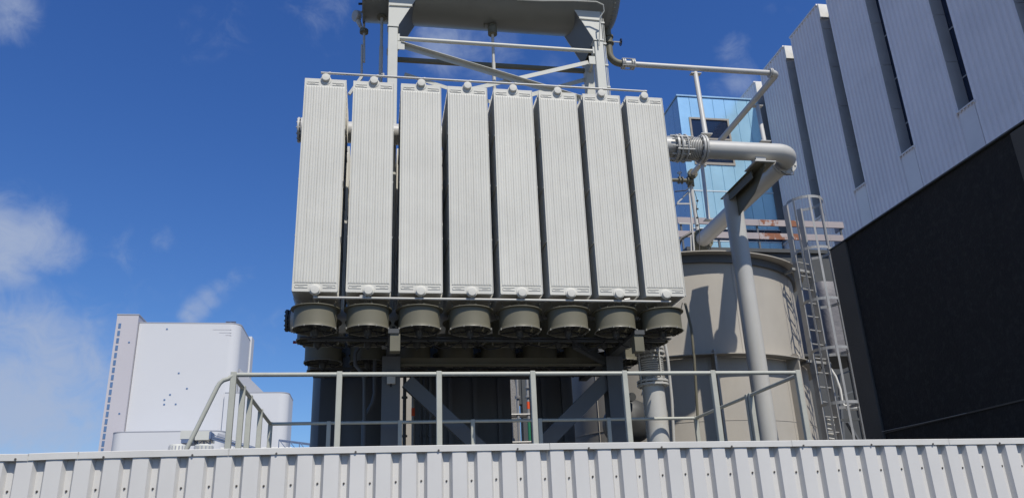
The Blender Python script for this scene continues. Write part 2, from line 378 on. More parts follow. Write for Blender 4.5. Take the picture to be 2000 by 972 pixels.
for i in range(0, len(edges) - 1, 2):
    y0, y1 = edges[i], edges[i + 1]
    # three courses of sheets with a fine horizontal lap between them
    zs = [1.0, 10.2, 16.9, 23.2, ROOF]
    for k in range(4):
        mb = MB(); s0 = corr(y0, y1, zs[k] + (.0 if k == 0 else .0), zs[k + 1] + .05, X=FX + .006 * (3 - k)); mb.sheet(s0)
        if k == 3: mb._add([(FX + .05, y0, ROOF), (FX + .62, y0, ROOF), (FX + .62, y1, ROOF), (FX + .05, y1, ROOF)], [(0, 1, 2, 3)])
        part('corrugated_sheet', mb, 'facade', hall, ang=15)
    mb = MB()                                               # returns of the bay at both ends
    mb.box(FX + .05, FX + .62, y1 - .05, y1 - .002, 1.0, ROOF - .01); mb.box(FX + .05, FX + .62, y0 + .002, y0 + .05, 1.0, ROOF - .01)
    part('bay_return', mb, 'facadeplain', hall)
    part('roof_edge', MB().box(FX - .03, FX + .7, y0 - .01, y1 + .01, ROOF + .054, ROOF + .15), 'facadeplain', hall)
for (a, b) in gaps:
    part('slot_apron', MB().box(FX + .012, FX + .60, a + .003, b - .003, 1.0, SILL - .06), 'facadeplain', hall)
    mb = MB(); mb.box(FX - .06, FX + .60, a - .12, b + .12, SILL - .055, SILL + .0)
    for j in range(6): mb.cyl((FX - .02, a - .08 + j * (b - a + .16) / 5, SILL - .055), (FX - .02, a - .08 + j * (b - a + .16) / 5, SILL - .13), .035, n=6)
    part('slot_sill', mb, 'facadeplain', hall)
    w = part('window_slot', MB().box(FX + .56, FX + .615, a + .003, b - .003, SILL + .01, ROOF - .5), 'glass', hall)
    mb = MB(); z = SILL + 1.6
    while z < ROOF - 1.2: mb.box(FX + .53, FX + .558, a + .06, b - .06, z, z + .06); z += 2.45
    mb.box(FX + .5, FX + .558, b - .06, b - .004, SILL + .01, ROOF - 1.0)
    part('transom', mb, 'strip', w)
    # inclined grey jamb sheet filling the far side of the slot
    z = SILL + .012; zz = [z]
    while z < ROOF - 1.1: z = min(z + 2.45, ROOF - 1.02); zz.append(z)
    zz[-1] = ROOF - .87
    for k in range(len(zz) - 1):
        mb = MB(); mb._add([(FX + .03, b - .004, zz[k] + .01), (FX + .54, b - .12, zz[k] + .01), (FX + .54, b - .12, zz[k + 1] - .01), (FX + .03, b - .004, zz[k + 1] - .01),
                            (FX + .03, b - .001, zz[k] + .01), (FX + .54, b - .10, zz[k] + .01), (FX + .54, b - .10, zz[k + 1] - .01), (FX + .03, b - .001, zz[k + 1] - .01)],
                           [(0, 1, 2, 3), (7, 6, 5, 4), (0, 3, 7, 4), (1, 5, 6, 2), (3, 2, 6, 7), (0, 4, 5, 1)])
        part('jamb_sheet', mb, 'strip', hall)
    part('parapet_cap', MB().box(FX + .0, FX + .62, b - .16, b - .06, ROOF - .85, ROOF + .05, .01), 'white', hall, label='white parapet end piece at the roof edge')

# ---- light blue panelled building
BY = 41.0; BX0, BX1 = 18.38, FX - .15
bb = thing('blue_panel_building', 'light blue panelled building with a dark window behind the grey pipes', 'building', (21, 47, 0))
BTOP = 27.95
part('building_body', MB().box(BX0 + .08, BX1, BY + .08, 58, 0, BTOP - .05), 'blueshade', bb)
rows = [(21.42, 27.85), (18.98, 21.34), (14.2, 18.10), (9.5, 14.1)]
win = (18.98, 21.62, 23.15, 26.42)                        # an upper wide pane and a lower one behind the thick pipe
n = 7; pw = (BX1 - BX0 - .02) / n
for z0, z1 in rows:
    for i in range(n):
        a, b = BX0 + i * pw + .012, BX0 + (i + 1) * pw - .012
        dy = random.uniform(-.004, .004)
        if z0 > 21 and b > win[0] and a < win[1]:
            for za, zb in ((z0, win[2]), (win[3], z1)): part('blue_panel', MB().box(a, b, BY + dy, BY + .07, za, zb), 'blue', bb)
            if a < win[0] - .02: part('blue_panel', MB().box(a, win[0] - .001, BY + dy, BY + .07, win[2] + .002, win[3] - .002), 'blue', bb)
            if b > win[1] + .02: part('blue_panel', MB().box(win[1] + .001, b, BY + dy, BY + .07, win[2] + .002, win[3] - .002), 'blue', bb)
        else: part('blue_panel', MB().box(a, b, BY + dy, BY + .07, z0, z1), 'blue', bb)
    for i in range(8):
        part('blue_panel', MB().box(BX0 + random.uniform(-.004, .004), BX0 + .07, BY + .09 + i * .8, BY + .87 + i * .8, z0, z1), 'blueshade', bb)
for z in (21.345, 18.895, 18.105): part('joint_strip', MB().box(BX0 - .02, BX1, BY - .02, BY + .06, z, z + .07), 'seam', bb)
wf = part('window_frame', MB().box(win[0], win[0] + .12, BY - .05, BY + .06, win[2], win[3]).box(win[1] - .12, win[1], BY - .05, BY + .06, win[2], win[3])
          .box(win[0] + .121, win[1] - .121, BY - .05, BY + .06, win[3] - .12, win[3]).box(win[0] + .121, win[1] - .121, BY - .05, BY + .06, win[2], win[2] + .16), 'winframe', bb)
part('window_pane', MB().box(win[0] + .122, win[1] - .122, BY + .02, BY + .05, 25.002, win[3] - .122), 'glass', wf)
part('window_pane', MB().box(win[0] + .122, win[1] - .122, BY + .02, BY + .05, win[2] + .162, 24.298), 'glass', wf)
part('transom', MB().box(win[0] + .121, win[1] - .121, BY - .05, BY + .06, 24.87, 25.0), 'winframe', wf)
part('spandrel_panel', MB().box(win[0] + .121, win[1] - .121, BY - .01, BY + .06, 24.30, 24.869), 'blue', wf)
for i in range(5):
    a = BX0 + .1 + i * 1.1; part('glass_band', MB().box(a, a + 1.04, BY + .01, BY + .06, 18.20, 18.88), 'glass', bb)
part('roof_edge', MB().box(BX0 - .06, BX1, BY - .06, 58, BTOP - .04, BTOP + .06), 'blueshade', bb)

# ---- low dark building behind the ladder
db = thing('dark_service_building', 'low dark service building behind the caged ladder', 'building', (13.5, 24, 0))
part('wall', MB().box(9.6, 19, 22.0, 28, 0, 10.1), 'dark', db)
part('roof_edge', MB().box(9.5, 19.1, 21.9, 28.1, 10.101, 10.22), 'dark', db)

# ---- far white power plant
pl = thing('power_plant', 'huge white windowless power plant building with a slim stair tower far away', 'building', (-45, 230, 0))
def rounded(x0, x1, y0, y1, z0, z1, r, left=False):
    pts = [(x0, y0)]
    if left: pts = [(x0 + r - r * math.cos(R(a)), y0 + r - r * math.sin(R(a))) for a in range(0, 91, 10)]
    pts += [(x1 - r + r * math.sin(R(a)), y0 + r - r * math.cos(R(a))) for a in range(0, 91, 10)]
    pts += [(x1, y1), (x0, y1)]
    return [(a, b, z0) for a, b in pts], (0, 0, z1 - z0)
part('boiler_house', MB().prism(*rounded(-57.1, -33.4, 200, 217, 0, 56.75, 2.6)), 'plant', pl)
part('roof_edge', MB().prism(*rounded(-57.12, -33.35, 199.95, 217.05, 56.76, 57.0, 2.6)), 'plantdark', pl)
tw = part('stair_tower', MB().box(-62.1, -57.2, 199, 212, 0, 58.5), 'planttower', pl)
for k in range(19):
    z = at(236 - k * 2.18, 636 + k * 14.35, Y=199).z
    part('stair_window', MB().box(-61.55, -60.95, 198.93, 199.05, z - .62, z + .62), 'towerglass', tw)
part('tower_roof_edge', MB().box(-62.2, -57.1, 198.9, 212.1, 58.5, 58.75), 'plantdark', pl)
part('rear_shaft', MB().box(-35.6, -33.0, 217.2, 221.5, 0, 58.0), 'plant', pl)
part('low_block', MB().prism(*rounded(-35.5, -20.6, 199.0, 210, 0, 39.3, 2.4)), 'plant', pl)
part('low_block_edge', MB().prism(*rounded(-35.5, -20.55, 198.95, 210.05, 39.31, 39.5, 2.4)), 'plantdark', pl)
mb = MB(); mb.prism([(-33.3, 203, 39.5), (-26.3, 203, 39.5), (-33.3, 203, 46.2)], (0, 12, 0)); part('sloped_roof', mb, 'plantdark', pl)
part('front_block', MB().prism(*rounded(-57.6, -33.5, 191, 198.8, 0, 29.2, 2.5, True)), 'plant', pl)
part('front_block_edge', MB().prism(*rounded(-57.65, -33.45, 190.95, 198.8, 29.21, 29.4, 2.5, True)), 'plantdark', pl)
for (px, py) in ((349, 728), (365, 758), (332, 770), (321, 780), (320.5, 789), (343, 788.5), (326, 642), (252, 668), (233, 807)):
    q = at(px, py, Y=199.9 if px > 262 else 198.95); part('vent_opening', MB().box(q.x - .20, q.x + .20, (199.93 if px > 262 else 198.93), (200.05 if px > 262 else 199.05), q.z - .18, q.z + .18), 'towerglass', pl)
q = at(450, 745, Y=198.9); part('dark_door', MB().box(q.x - .5, q.x + .6, 198.93, 199.3, q.z - 1.6, q.z + 1.6), 'steelblue', pl) if False else None
for i, (xa, xb, yy) in enumerate(((416, 452, 643), (428, 452, 649), (440, 452, 654))):
    p, q = at(xa, yy, Y=199.9), at(xb, yy + .5, Y=199.9); part('pipe_run', MB().box(p.x, q.x, 199.95, 199.99, p.z - .02, p.z + .05), 'planttower', pl)
q = at(451, 629, Y=203); mb = MB(); mb.cyl((q.x, 203, 57), (q.x, 203, 57.9), .5, n=8); mb.box(q.x - 1.2, q.x + 1.2, 202.5, 203.5, 57.9, 58.1); part('roof_beacon', mb, 'steelblue', pl)

# conveyor head house, round tanks and truss in front of the plant
ch = thing('conveyor_house', 'small cream conveyor house with a sloping covered belt in front of the white plant', 'building', (-33, 150, 0))
CY = 150.
def pbox(xa, ya, xb, yb, Y, d):
    p, q = at(xa, ya, Y=Y), at(xb, yb, Y=Y); return (min(p.x, q.x), max(p.x, q.x), Y, Y + d, min(p.z, q.z), max(p.z, q.z))
part('head_house', MB().box(*pbox(382, 841, 409, 858, CY, 5)), 'cream', ch)
part('head_house', MB().box(*pbox(353, 840, 381, 856, CY + 1, 4)), 'cream', ch)
part('louvre_band', MB().box(*pbox(354, 857, 377, 864, CY + .5, 4)), 'steelblue', ch)
part('door', MB().box(*pbox(409.2, 842, 411.5, 856, CY - .1, 3)), 'steelblue', ch)
mb = MB(); p, q = at(410, 852, Y=CY + 2), at(505, 878, Y=CY + 2); mb.bar(p, q, 2.2, .25); p2, q2 = at(411, 847, Y=CY + 1), at(500, 873, Y=CY + 1)
mb.bar(p2, q2, .12, .12); mb.bar(at(413, 856, Y=CY + 1), at(470, 873, Y=CY + 1), .2, .3)
part('belt_gallery', mb, 'steelblue', ch)
mb = MB(); mb.bar(at(424, 851, Y=CY + 1.5), at(445, 857, Y=CY + 1.5), .5, 1.1); part('gallery_panel', mb, 'plantdark', ch)
mb = MB()
for xx in (386, 398, 410): mb.bar(at(xx, 858, Y=CY + 1), at(xx + 2, 885, Y=CY + 1), .2)
mb.bar(at(386, 868, Y=CY + 1), at(398, 858, Y=CY + 1), .12); mb.bar(at(398, 858, Y=CY + 1), at(411, 868, Y=CY + 1), .12)
part('leg_frame', mb, 'steelblue', ch)
for i, (xa, xb) in enumerate(((326, 360), (376, 413))):
    p, q = at(xa, 872, Y=140), at(xb, 872, Y=140); c = (p + q) / 2; r = (q.x - p.x) / 2
    t = thing('cooling_tank', ['low round beige cooling tank left of the cream conveyor house', 'low round beige cooling tank just under the cream conveyor house'][i], 'tank', (c.x, 140 + r, 0), 'round tanks below the conveyor')
    part('tank_shell', MB().lathe((c.x, 140 + r, 0), (0, 0, 1), [(0, r), (c.z + .3, r), (c.z + .5, r * .9)], 24), 'cream', t)
    mb = MB()
    for k in range(16): a = 2 * math.pi * k / 16; mb.bar((c.x + r * 1.01 * math.cos(a), 140 + r + r * 1.01 * math.sin(a), c.z - 1), (c.x + r * 1.01 * math.cos(a), 140 + r + r * 1.01 * math.sin(a), c.z + .2), .18, .12)
    part('shell_rib', mb, 'plantdark', t)
for i, (xa, xb, yy) in enumerate(((430, 455, 873), (510, 570, 873))):
    p, q = at(xa, yy, Y=130), at(xb, yy, Y=130); solo('white_roof_unit', MB().box(p.x, q.x, 130, 133, 0, p.z, .05), 'white', ['small white flat roof unit beside the cream conveyor house', 'long white flat roof unit under the blue grey truss'][i], 'building')
tr = thing('truss_bridge', 'thin blue grey truss bridge just above the fence beside the white plant', 'bridge', (-18, 120, 0))
p, q = at(545, 858, Y=120), at(625, 868, Y=120); h = Vector((0, 0, 1.5)); mb = MB(); mb.bar(p, q, .14); mb.bar(p + Vector((0, 1.5, 0)), q + Vector((0, 1.5, 0)), .14); mb.bar(p - h, q - h, .14)
part('chord', mb, 'steelblue', tr)
for k in range(5):
    a = p.lerp(q, k / 4); mb = MB(); mb.bar(a, a - h, .12)
    if k < 4: b = p.lerp(q, (k + 1) / 4); mb.bar(a, b - h, .1); mb.bar(a, b + Vector((0, 1.5, 0)), .07)
    part('web_member', mb, 'steelblue', tr)
for k in (0, 4):
    a = p.lerp(q, k / 4); part('trestle', MB().bar(a - h, (a.x, a.y, 0), .3), 'steelblue', tr)

# ================================================================== RADIATORS
ZB, ZT, RW, RP, RX0 = 4.79, 7.97, .580, .6765, -1.078
NP, PP = 24, .0455
def panel_front():
    mb = MB(); x0, x1 = -RW / 2, RW / 2; h = ZT - ZB
    mb.box(x0, x1, .0042, .016, 0, h, .003)
    rnd = random.Random(11); n = 15; pit = (RW - .046) / n; ks = 13
    zz = [.118, .124, .140, .165] + [.165 + (h - .34) * k / (ks - 1) for k in range(1, ks - 1)] + [h - .175, h - .150, h - .134, h - .128]
    wob = [[rnd.uniform(-.0016, .0016) for _ in zz] for _ in range(n + 1)]
    rows_ = []
    for q, z in enumerate(zz):
        end = q in (0, len(zz) - 1); near = q in (1, 2, len(zz) - 3, len(zz) - 2); row = []
        for i in range(n + 1):
            c = x0 + .023 + i * pit + wob[i][q]; deep = i % 3 == 0 and 0 < i < n; g_ = .0052 if deep else .0021
            if end: g_ = 0
            elif near: g_ = g_ * 1.9 + .001
            yb = -.0015 if not end else .0
            if i > 0: row += [(c - .0048, yb - .0012 * (not end), z), (c - .0022, yb, z)]
            row.append((c, yb + g_, z))
            if i < n: row += [(c + .0022, yb, z), (c + .0048, yb - .0012 * (not end), z), (c + pit / 2, yb - .0022 * (not end), z)]
        rows_.append([(x0 + .015, .0038, z)] + row + [(x1 - .015, .0038, z)])
    rows_ = [[(a, .0038, c - .006) for a, b, c in rows_[0]]] + rows_ + [[(a, .0038, c + .006) for a, b, c in rows_[-1]]]
    mb.sheet(rows_)
    for z in (.075, h - .08):                              # pressed lozenges beside the stubs
        for s in (-1, 1):
            xa, xb = s * .095, s * (RW / 2 - .035)
            for dz in (-.019, .019): mb.bar((xa, .002, z + dz), (xb, .002, z + dz * .9), .008, .011, bev=.002)
            mb.bar((xb, .002, z - .017), (xb, .002, z + .017), .008, .011, bev=.002); mb.bar((xa + s * .05, .003, z), (xb - s * .04, .003, z), .006, .010)
    for z, sg in ((.03, 1), (h - .02, -1)): mb.lathe((0, .004, z), (0, -1, 0), [(0, .078), (.006, .074), (.008, .066)], 20)
    # rolled rim
    for xx in (x0 + .004, x1 - .004): mb.bar((xx, .001, .01), (xx, .001, h - .01), .008, .010)
    return mb
def panel_inner():
    mb = MB(); mb.box(-RW / 2, RW / 2, -.003, .003, 0, ZT - ZB); mb.box(-RW / 2 + .022, RW / 2 - .022, -.0165, .0165, .02, ZT - ZB - .02, .010); return mb
me_front = panel_front().mesh('front_panel', ang=30); me_front.materials.append(M['radiator'])
me_inner = panel_inner().mesh('panel'); me_inner.materials.append(M['radiator'])
ordn = ['first', 'second', 'third', 'fourth', 'fifth', 'sixth', 'seventh', 'eighth']
proto = thing('radiator', 'x', 'radiator', (RX0 + RW / 2, 10.0, ZB), 'finned radiators')
def bare(name, me, parent, loc=(0, 0, 0)):
    o = bpy.data.objects.new(name, me); COL.objects.link(o); o.parent = parent; o.location = loc; return o
bare('front_panel', me_front, proto)
for k in range(1, NP): bare('panel', me_inner, proto, (random.uniform(-.001, .001), k * PP, random.uniform(-.001, .001)))
def stub(z, zr):
    mb = MB(); L = PP * (NP - 1); c = Vector((RX0 + RW / 2, 10, zr))
    mb.lathe(c + Vector((0, -.040, 0)), (0, 1, 0), [(0, .050), (.0005, .053), (.004, .057), (.010, .0585), (.06, .0585)], 28)
    mb.cyl(c + Vector((0, .02, 0)), c + Vector((0, L + .03, 0)), .045, n=14)
    return mb
part('header_stub', stub(0, ZB + .02), 'radiator', proto); part('header_stub', stub(0, ZT + .008), 'radiator', proto)
for s in (-1, 1):
    for zz in (.78, 1.6, 2.4):
        xx = RX0 + RW / 2 + s * (RW / 2 + .004); part('tie_bar', MB().bar((xx, 10.01, ZB + zz), (xx, 10 + PP * (NP - 1), ZB + zz), .006, .02), 'radiator', proto)
BANK2 = 12.0
for bank in range(2):
    for i in range(8):
        o = proto if (bank == 0 and i == 0) else copy_tree(proto)
        o.location = (RX0 + RW / 2 + i * RP, 10.0 if bank == 0 else BANK2, ZB)
        pos = 'leftmost' if i == 0 else 'rightmost' if i == 7 else ordn[i] + ' from the left'
        o['label'] = (f'pale grey finned radiator in the front row, {pos}' if bank == 0 else f'pale grey radiator in the hidden back row, {pos}, behind the front row')
        o['group'] = 'radiators in the front row' if bank == 0 else 'radiators in the back row'

# ================================================================== FANS
FZ0, FZ1 = 4.356, 4.634
def fan_proto():
    c = Vector((RX0 + RW / 2, 10.285, FZ0)); t = thing('cooling_fan', 'x', 'fan', c)
    H = FZ1 - FZ0
    mb = MB(); mb.lathe(c, (0, 0, 1), [(.0, .284), (.012, .279), (.05, .276), (.20, .276), (H - .01, .276), (H - .01, .268), (.2, .266), (.02, .272), (0, .277)], 56, close=True)
    part('casing', mb, 'fan', t)
    mb = MB(); mb.torus(c + Vector((0, 0, 0)), (0, 0, 1), .285, .0062, 56, 8)
    for k in range(8): a = R(22.5 + 45 * k); p = c + Vector((.292 * math.cos(a), .292 * math.sin(a), 0)); mb.box(p.x - .008, p.x + .008, p.y - .008, p.y + .008, c.z - .012, c.z + .012)
    part('bottom_ring', mb, 'fanring', t)
    mb = MB(); mb.lathe(c, (0, 0, 1), [(H - .010, .266), (H - .010, .318), (H, .318), (H, .266)], 56, close=True)
    for k in range(8):
        a = R(10 + 45 * k); p = c + Vector((.287 * math.cos(a), .287 * math.sin(a), H)); mb.cyl(p, p + Vector((0, 0, .018)), .008, n=6)
    for s in (-1, 1): mb.bar(c + Vector((s * .24, -.17, H)), c + Vector((s * .275, -.17, H + .10)), .02, .006)
    part('top_flange', mb, 'fan', t)
    mb = MB(); mb.lathe(c + Vector((0, 0, .02)), (0, 0, 1), [(0, .02), (0, .075), (.03, .085), (.11, .085), (.13, .05)], 20); part('hub', mb, 'fandark', t)
    mb = MB(); mb.lathe(c + Vector((0, 0, -.085)), (0, 0, 1), [(0, .02), (.004, .040), (.03, .052), (.10, .056)], 16)
    mb.cyl(c + Vector((0, 0, -.105)), c + Vector((0, 0, -.085)), .018, n=10)
    part('motor', mb, 'fandark', t)
    mb = MB()
    for k in range(7):
        a = 2 * math.pi * k / 7; u = Vector((math.cos(a), math.sin(a), 0)); v = Vector((-math.sin(a), math.cos(a), 0)); b = c + Vector((0, 0, .09))
        mb.sheet([[b + u * .08 - v * .03 - Vector((0, 0, .03)), b + u * .08 + v * .03 + Vector((0, 0, .03))],
                  [b + u * .17 - v * .055 - Vector((0, 0, .022)), b + u * .17 + v * .05 + Vector((0, 0, .024))],
                  [b + u * .258 - v * .07 - Vector((0, 0, .015)), b + u * .25 + v * .06 + Vector((0, 0, .018))]])
    part('blade_wheel', mb, 'fandark', t)
    mb = MB()
    for k in range(3):
        a = R(30 + 120 * k); mb.bar(c + Vector((0, 0, .0)), c + Vector((.28 * math.cos(a), .28 * math.sin(a), .0)), .012, .02)
    for rr in (.08, .14, .20, .245): mb.torus(c + Vector((0, 0, -.004)), (0, 0, 1), rr, .0025, 36, 5)
    part('guard', mb, 'fandark', t)
    mb = MB(); b = c + Vector((.10, -.04, -.02)); mb.tube([b, b + Vector((.03, 0, -.05)), b + Vector((.08, .03, -.03)), b + Vector((.15, .06, .03))], .007, 6); part('cable', mb, 'black2', t)
    return t
fp = fan_proto(); rowY = [10.285, 10.90, 12.22, 12.84]; rown = ['front', 'second', 'third', 'back']
for r_ in range(4):
    for i in range(8):
        o = fp if (r_ == 0 and i == 0) else copy_tree(fp)
        o.location = (RX0 + RW / 2 + i * RP, rowY[r_], FZ0); o.rotation_euler.z = 0
        pos = 'leftmost' if i == 0 else 'rightmost' if i == 7 else ordn[i] + ' from the left'
        o['label'] = f'round olive grey fan under the radiators, {rown[r_]} row, {pos}' if r_ == 0 else f'dark round fan in shade under the radiators, {rown[r_]} row, {pos}'
        o['group'] = f'fans in the {rown[r_]} row under the radiators'

# thin collecting pipes in front of the radiators
vp = thing('vent_pipe', 'thin horizontal pipe running along the tops of the front radiators', 'pipe', (1.5, 10.03, 8.08))
VZ = at(940, 160.5, Y=10.03).z; mb = MB(); a, b = at(627, 142.5, Y=10.03), at(1263, 179, Y=10.03); mb.cyl(a, b, .0165, n=12); part('tube', mb, 'pipe', vp)
for i in range(8):
    cx = RX0 + RW / 2 + i * RP + .05; part('connector', MB().cyl((cx - .015, 10.03, VZ), (cx + .015, 10.03, VZ), .021, n=12).bar((cx, 10.03, VZ), (cx, 10.03, ZT), .012), 'pipe', vp)
for xx in (.02, 3.02): part('bleed_valve', MB().cyl((xx, 10.03, VZ + .01), (xx, 10.03, VZ + .05), .014, n=8).cyl((xx - .03, 10.03, VZ + .04), (xx + .01, 10.03, VZ + .04), .009, n=8), 'pipe', vp)
dp = thing('drain_pipe', 'thin horizontal pipe running along the bottoms of the front radiators', 'pipe', (1.5, 9.9, 4.68))
DY = 10.035; a, b = at(612, 580.5, Y=DY), at(1310, 589, Y=DY); mb = MB(); mb.cyl(a, b, .0165, n=12); part('tube', mb, 'pipe', dp)
for i in range(8):
    cx = RX0 + RW / 2 + i * RP; z_ = a.z + (b.z - a.z) * (cx - a.x) / (b.x - a.x)
    part('connector', MB().cyl((cx - .02, DY, z_), (cx + .02, DY, z_), .021, n=12).bar((cx, DY, z_), (cx, DY, ZB), .012), 'pipe', dp)
    mb = MB(); s_ = .045; z0 = z_ - .075
    mb.tube([(cx - s_, DY + .02, z_), (cx - s_, DY + .02, z0 + .01), (cx - s_ + .01, DY + .02, z0), (cx + s_ - .01, DY + .02, z0), (cx + s_, DY + .02, z0 + .01), (cx + s_, DY + .02, z_)], .004, 6); part('hanger', mb, 'fan', dp)
for xx in (at(708, 578, Y=DY).x, at(1224, 585, Y=DY).x): part('drain_valve', MB().cyl((xx - .035, DY, a.z + .02), (xx + .045, DY, a.z + .03), .017, n=8).cyl((xx, DY, a.z - .01), (xx, DY, a.z + .03), .012, n=8), 'pipe', dp)

# ================================================================== OIL PIPES
HY = 11.35
def flange(mb, c, d, r, th=.03, nb=12):
    c = Vector(c); d = Vector(d).normalized(); mb.cyl(c - d * th / 2, c + d * th / 2, r, n=36); mb.bolts(c, d, r * .87, nb, r * .075, th * .95); return mb
for nm, z, lab, xr in (('upper', 7.87, 'upper grey oil header pipe between the radiator rows', 4.90), ('lower', 4.78, 'lower grey oil header pipe behind the front fans', 4.05)):
    t = thing('oil_header', lab, 'pipe', (1.5, HY, z), 'oil header pipes between the radiator rows')
    part('header_tube', MB().cyl((-1.2, HY, z), (xr, HY, z), .17, n=36), 'pipe', t)
    mb = MB(); flange(mb, (-1.21, HY, z), (1, 0, 0), .20 if nm == 'upper' else .16, .03); flange(mb, (-1.26, HY, z), (1, 0, 0), .20 if nm == 'upper' else .16, .03); part('blind_flange', mb, 'pipe' if nm == 'upper' else 'dark', t)
    if nm == 'lower':
        part('red_plug', MB().cyl((-1.15, HY - .1, z - .34), (-1.02, HY - .1, z - .34), .02, n=10), 'red', t)
    for i in range(8):
        cx = RX0 + RW / 2 + i * RP; part('branch', MB().cyl((cx, 11.06, z), (cx, HY - .1, z), .05, n=14).cyl((cx, HY + .1, z), (cx, BANK2 - .06, z), .05, n=14), 'pipe', t)
# main return pipe with bellows
mp_ = thing('main_oil_pipe', 'thick pale grey pipe with ribbed bellows turning back over the tank', 'pipe', (6, HY, 7.85))
PZ = 7.855; PR = .158; xe = 6.80
mb = MB(); flange(mb, (4.93, HY, PZ), (1, 0, 0), .235, .035, 12); flange(mb, (5.03, HY, PZ), (1, 0, 0), .215, .03, 12); mb.bolts((4.98, HY, PZ), (1, 0, 0), .215, 10, .012, .16); part('flange', mb, 'pipe', mp_)
mb = MB(); prof = []
for k in range(8): x_ = k * .030; prof += [(x_, .165), (x_ + .006, .20), (x_ + .015, .203), (x_ + .022, .197), (x_ + .028, .165)]
mb.lathe((5.11, HY, PZ), (1, 0, 0), prof, 40); part('bellows', mb, 'pipe', mp_, ang=60)
mb = MB(); flange(mb, (5.385, HY, PZ), (1, 0, 0), .245, .035, 14); flange(mb, (5.435, HY, PZ), (1, 0, 0), .245, .035, 14); mb.cyl((5.0, HY, PZ), (5.12, HY, PZ), .165, n=30); part('flange', mb, 'pipe', mp_)
mb = MB()
for k in range(6):
    a = R(30 + 60 * k); o_ = Vector((0, .235 * math.cos(a), .235 * math.sin(a))); mb.cyl(Vector((4.9, HY, PZ)) + o_, Vector((5.2, HY, PZ)) + o_, .014, n=8)
for xx in (4.99, 5.09): mb.torus((xx, HY, PZ), (1, 0, 0), .235, .014, 36, 6)
part('tie_rod', mb, 'pipe', mp_)
er = .30
pts = [Vector((5.44, HY, PZ)), Vector((6.2, HY, PZ))] + arc((xe, HY + er, PZ), (0, -1, 0), (1, 0, 0), er, 0, 90, 14)
mb = MB(); mb.tube(pts, PR, 36); part('pipe_run', mb, 'pipe', mp_, ang=40)
xr_ = xe + er; f0 = Vector((xr_, HY + er + .03, PZ))
mb = MB(); flange(mb, f0, (0, 1, 0), .232, .035, 10); flange(mb, f0 + Vector((0, .045, 0)), (0, 1, 0), .232, .035, 10); part('flange', mb, 'pipe', mp_)
yend = at(1372, 466, X=xr_).y
mb = MB(); mb.cyl(f0 + Vector((0, .06, 0)), (xr_, yend, PZ), .165, n=36); part('pipe_run', mb, 'pipe', mp_)
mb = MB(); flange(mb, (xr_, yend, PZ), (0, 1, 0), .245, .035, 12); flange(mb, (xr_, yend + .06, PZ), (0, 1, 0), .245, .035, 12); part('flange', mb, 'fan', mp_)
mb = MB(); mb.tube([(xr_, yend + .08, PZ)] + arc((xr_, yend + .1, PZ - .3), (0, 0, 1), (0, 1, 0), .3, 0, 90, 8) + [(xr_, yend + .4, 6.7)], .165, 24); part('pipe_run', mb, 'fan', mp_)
mb = MB(); q = Vector((xr_, f0.y + .1, PZ - .2)); mb.tube([(xr_ - .1, f0.y - .02, PZ - .2), (xr_ - .02, f0.y - .05, PZ - .28), (xr_ + .12, f0.y - .03, PZ - .25), (xr_ + .17, f0.y, PZ - .12)], .008, 8); part('earth_cable', mb, 'dark', mp_)
# post and arm carrying it
CXp = at(1448, 420, Y=HY + 1.15).x
ps = thing('pipe_support_post', 'tall round grey post with a bracket arm holding the thick pipe', 'post', (CXp, HY + 1.15, 0))
cy_ = HY + 1.15; zt_ = PZ - PR - .153
xt = (at(1410, 372, Y=cy_).x + at(1446, 372, Y=cy_).x) / 2
mb = MB(); mb.cyl((xt, cy_, 0), (xt, cy_, zt_), .162, n=40); part('post_tube', mb, 'pipe', ps)
mb = MB(); zc = at(1428, 385, Y=cy_).z; mb.cyl((xt, cy_, zc), (xt, cy_, zc + .02), .172, n=40); part('weld_band', mb, 'pipe', ps)
a_, b_ = Vector((xt, cy_ - .1, zt_)), Vector((xt, HY - .12, PZ - PR - .17))
mb = MB(); za_ = PZ - PR - .14; mb.prism([(xt - .006, cy_, za_), (xt - .006, cy_ - .05, za_ - .50), (xt - .006, HY + .3, za_ - .34), (xt - .006, HY - .18, za_ - .06), (xt - .006, HY - .18, za_)], (.012, 0, 0)); mb.box(xt - .155, xt + .15, HY - .2, cy_ + .17, za_ - .012, za_); mb.box(xt - .12, xt - .10, HY + .1, cy_ + .1, za_ - .16, za_ - .0121)
part('bracket_arm', mb, 'fan', ps)
mb = MB(); mb.box(xt - .19, xt + .19, HY - .22, HY + .2, PZ - PR - .135, PZ - PR - .115); mb.box(xt - .13, xt + .13, HY - .12, HY + .12, PZ - PR - .112, PZ - PR - .095)
mb.box(xt - .09, xt + .09, HY - .08, HY + .08, PZ - PR - .094, PZ - PR + .02); part('saddle_plate', mb, 'pipe', ps)
part('base_plate', MB().box(xt - .28, xt + .28, cy_ - .28, cy_ + .28, 0, .03), 'frame', ps)

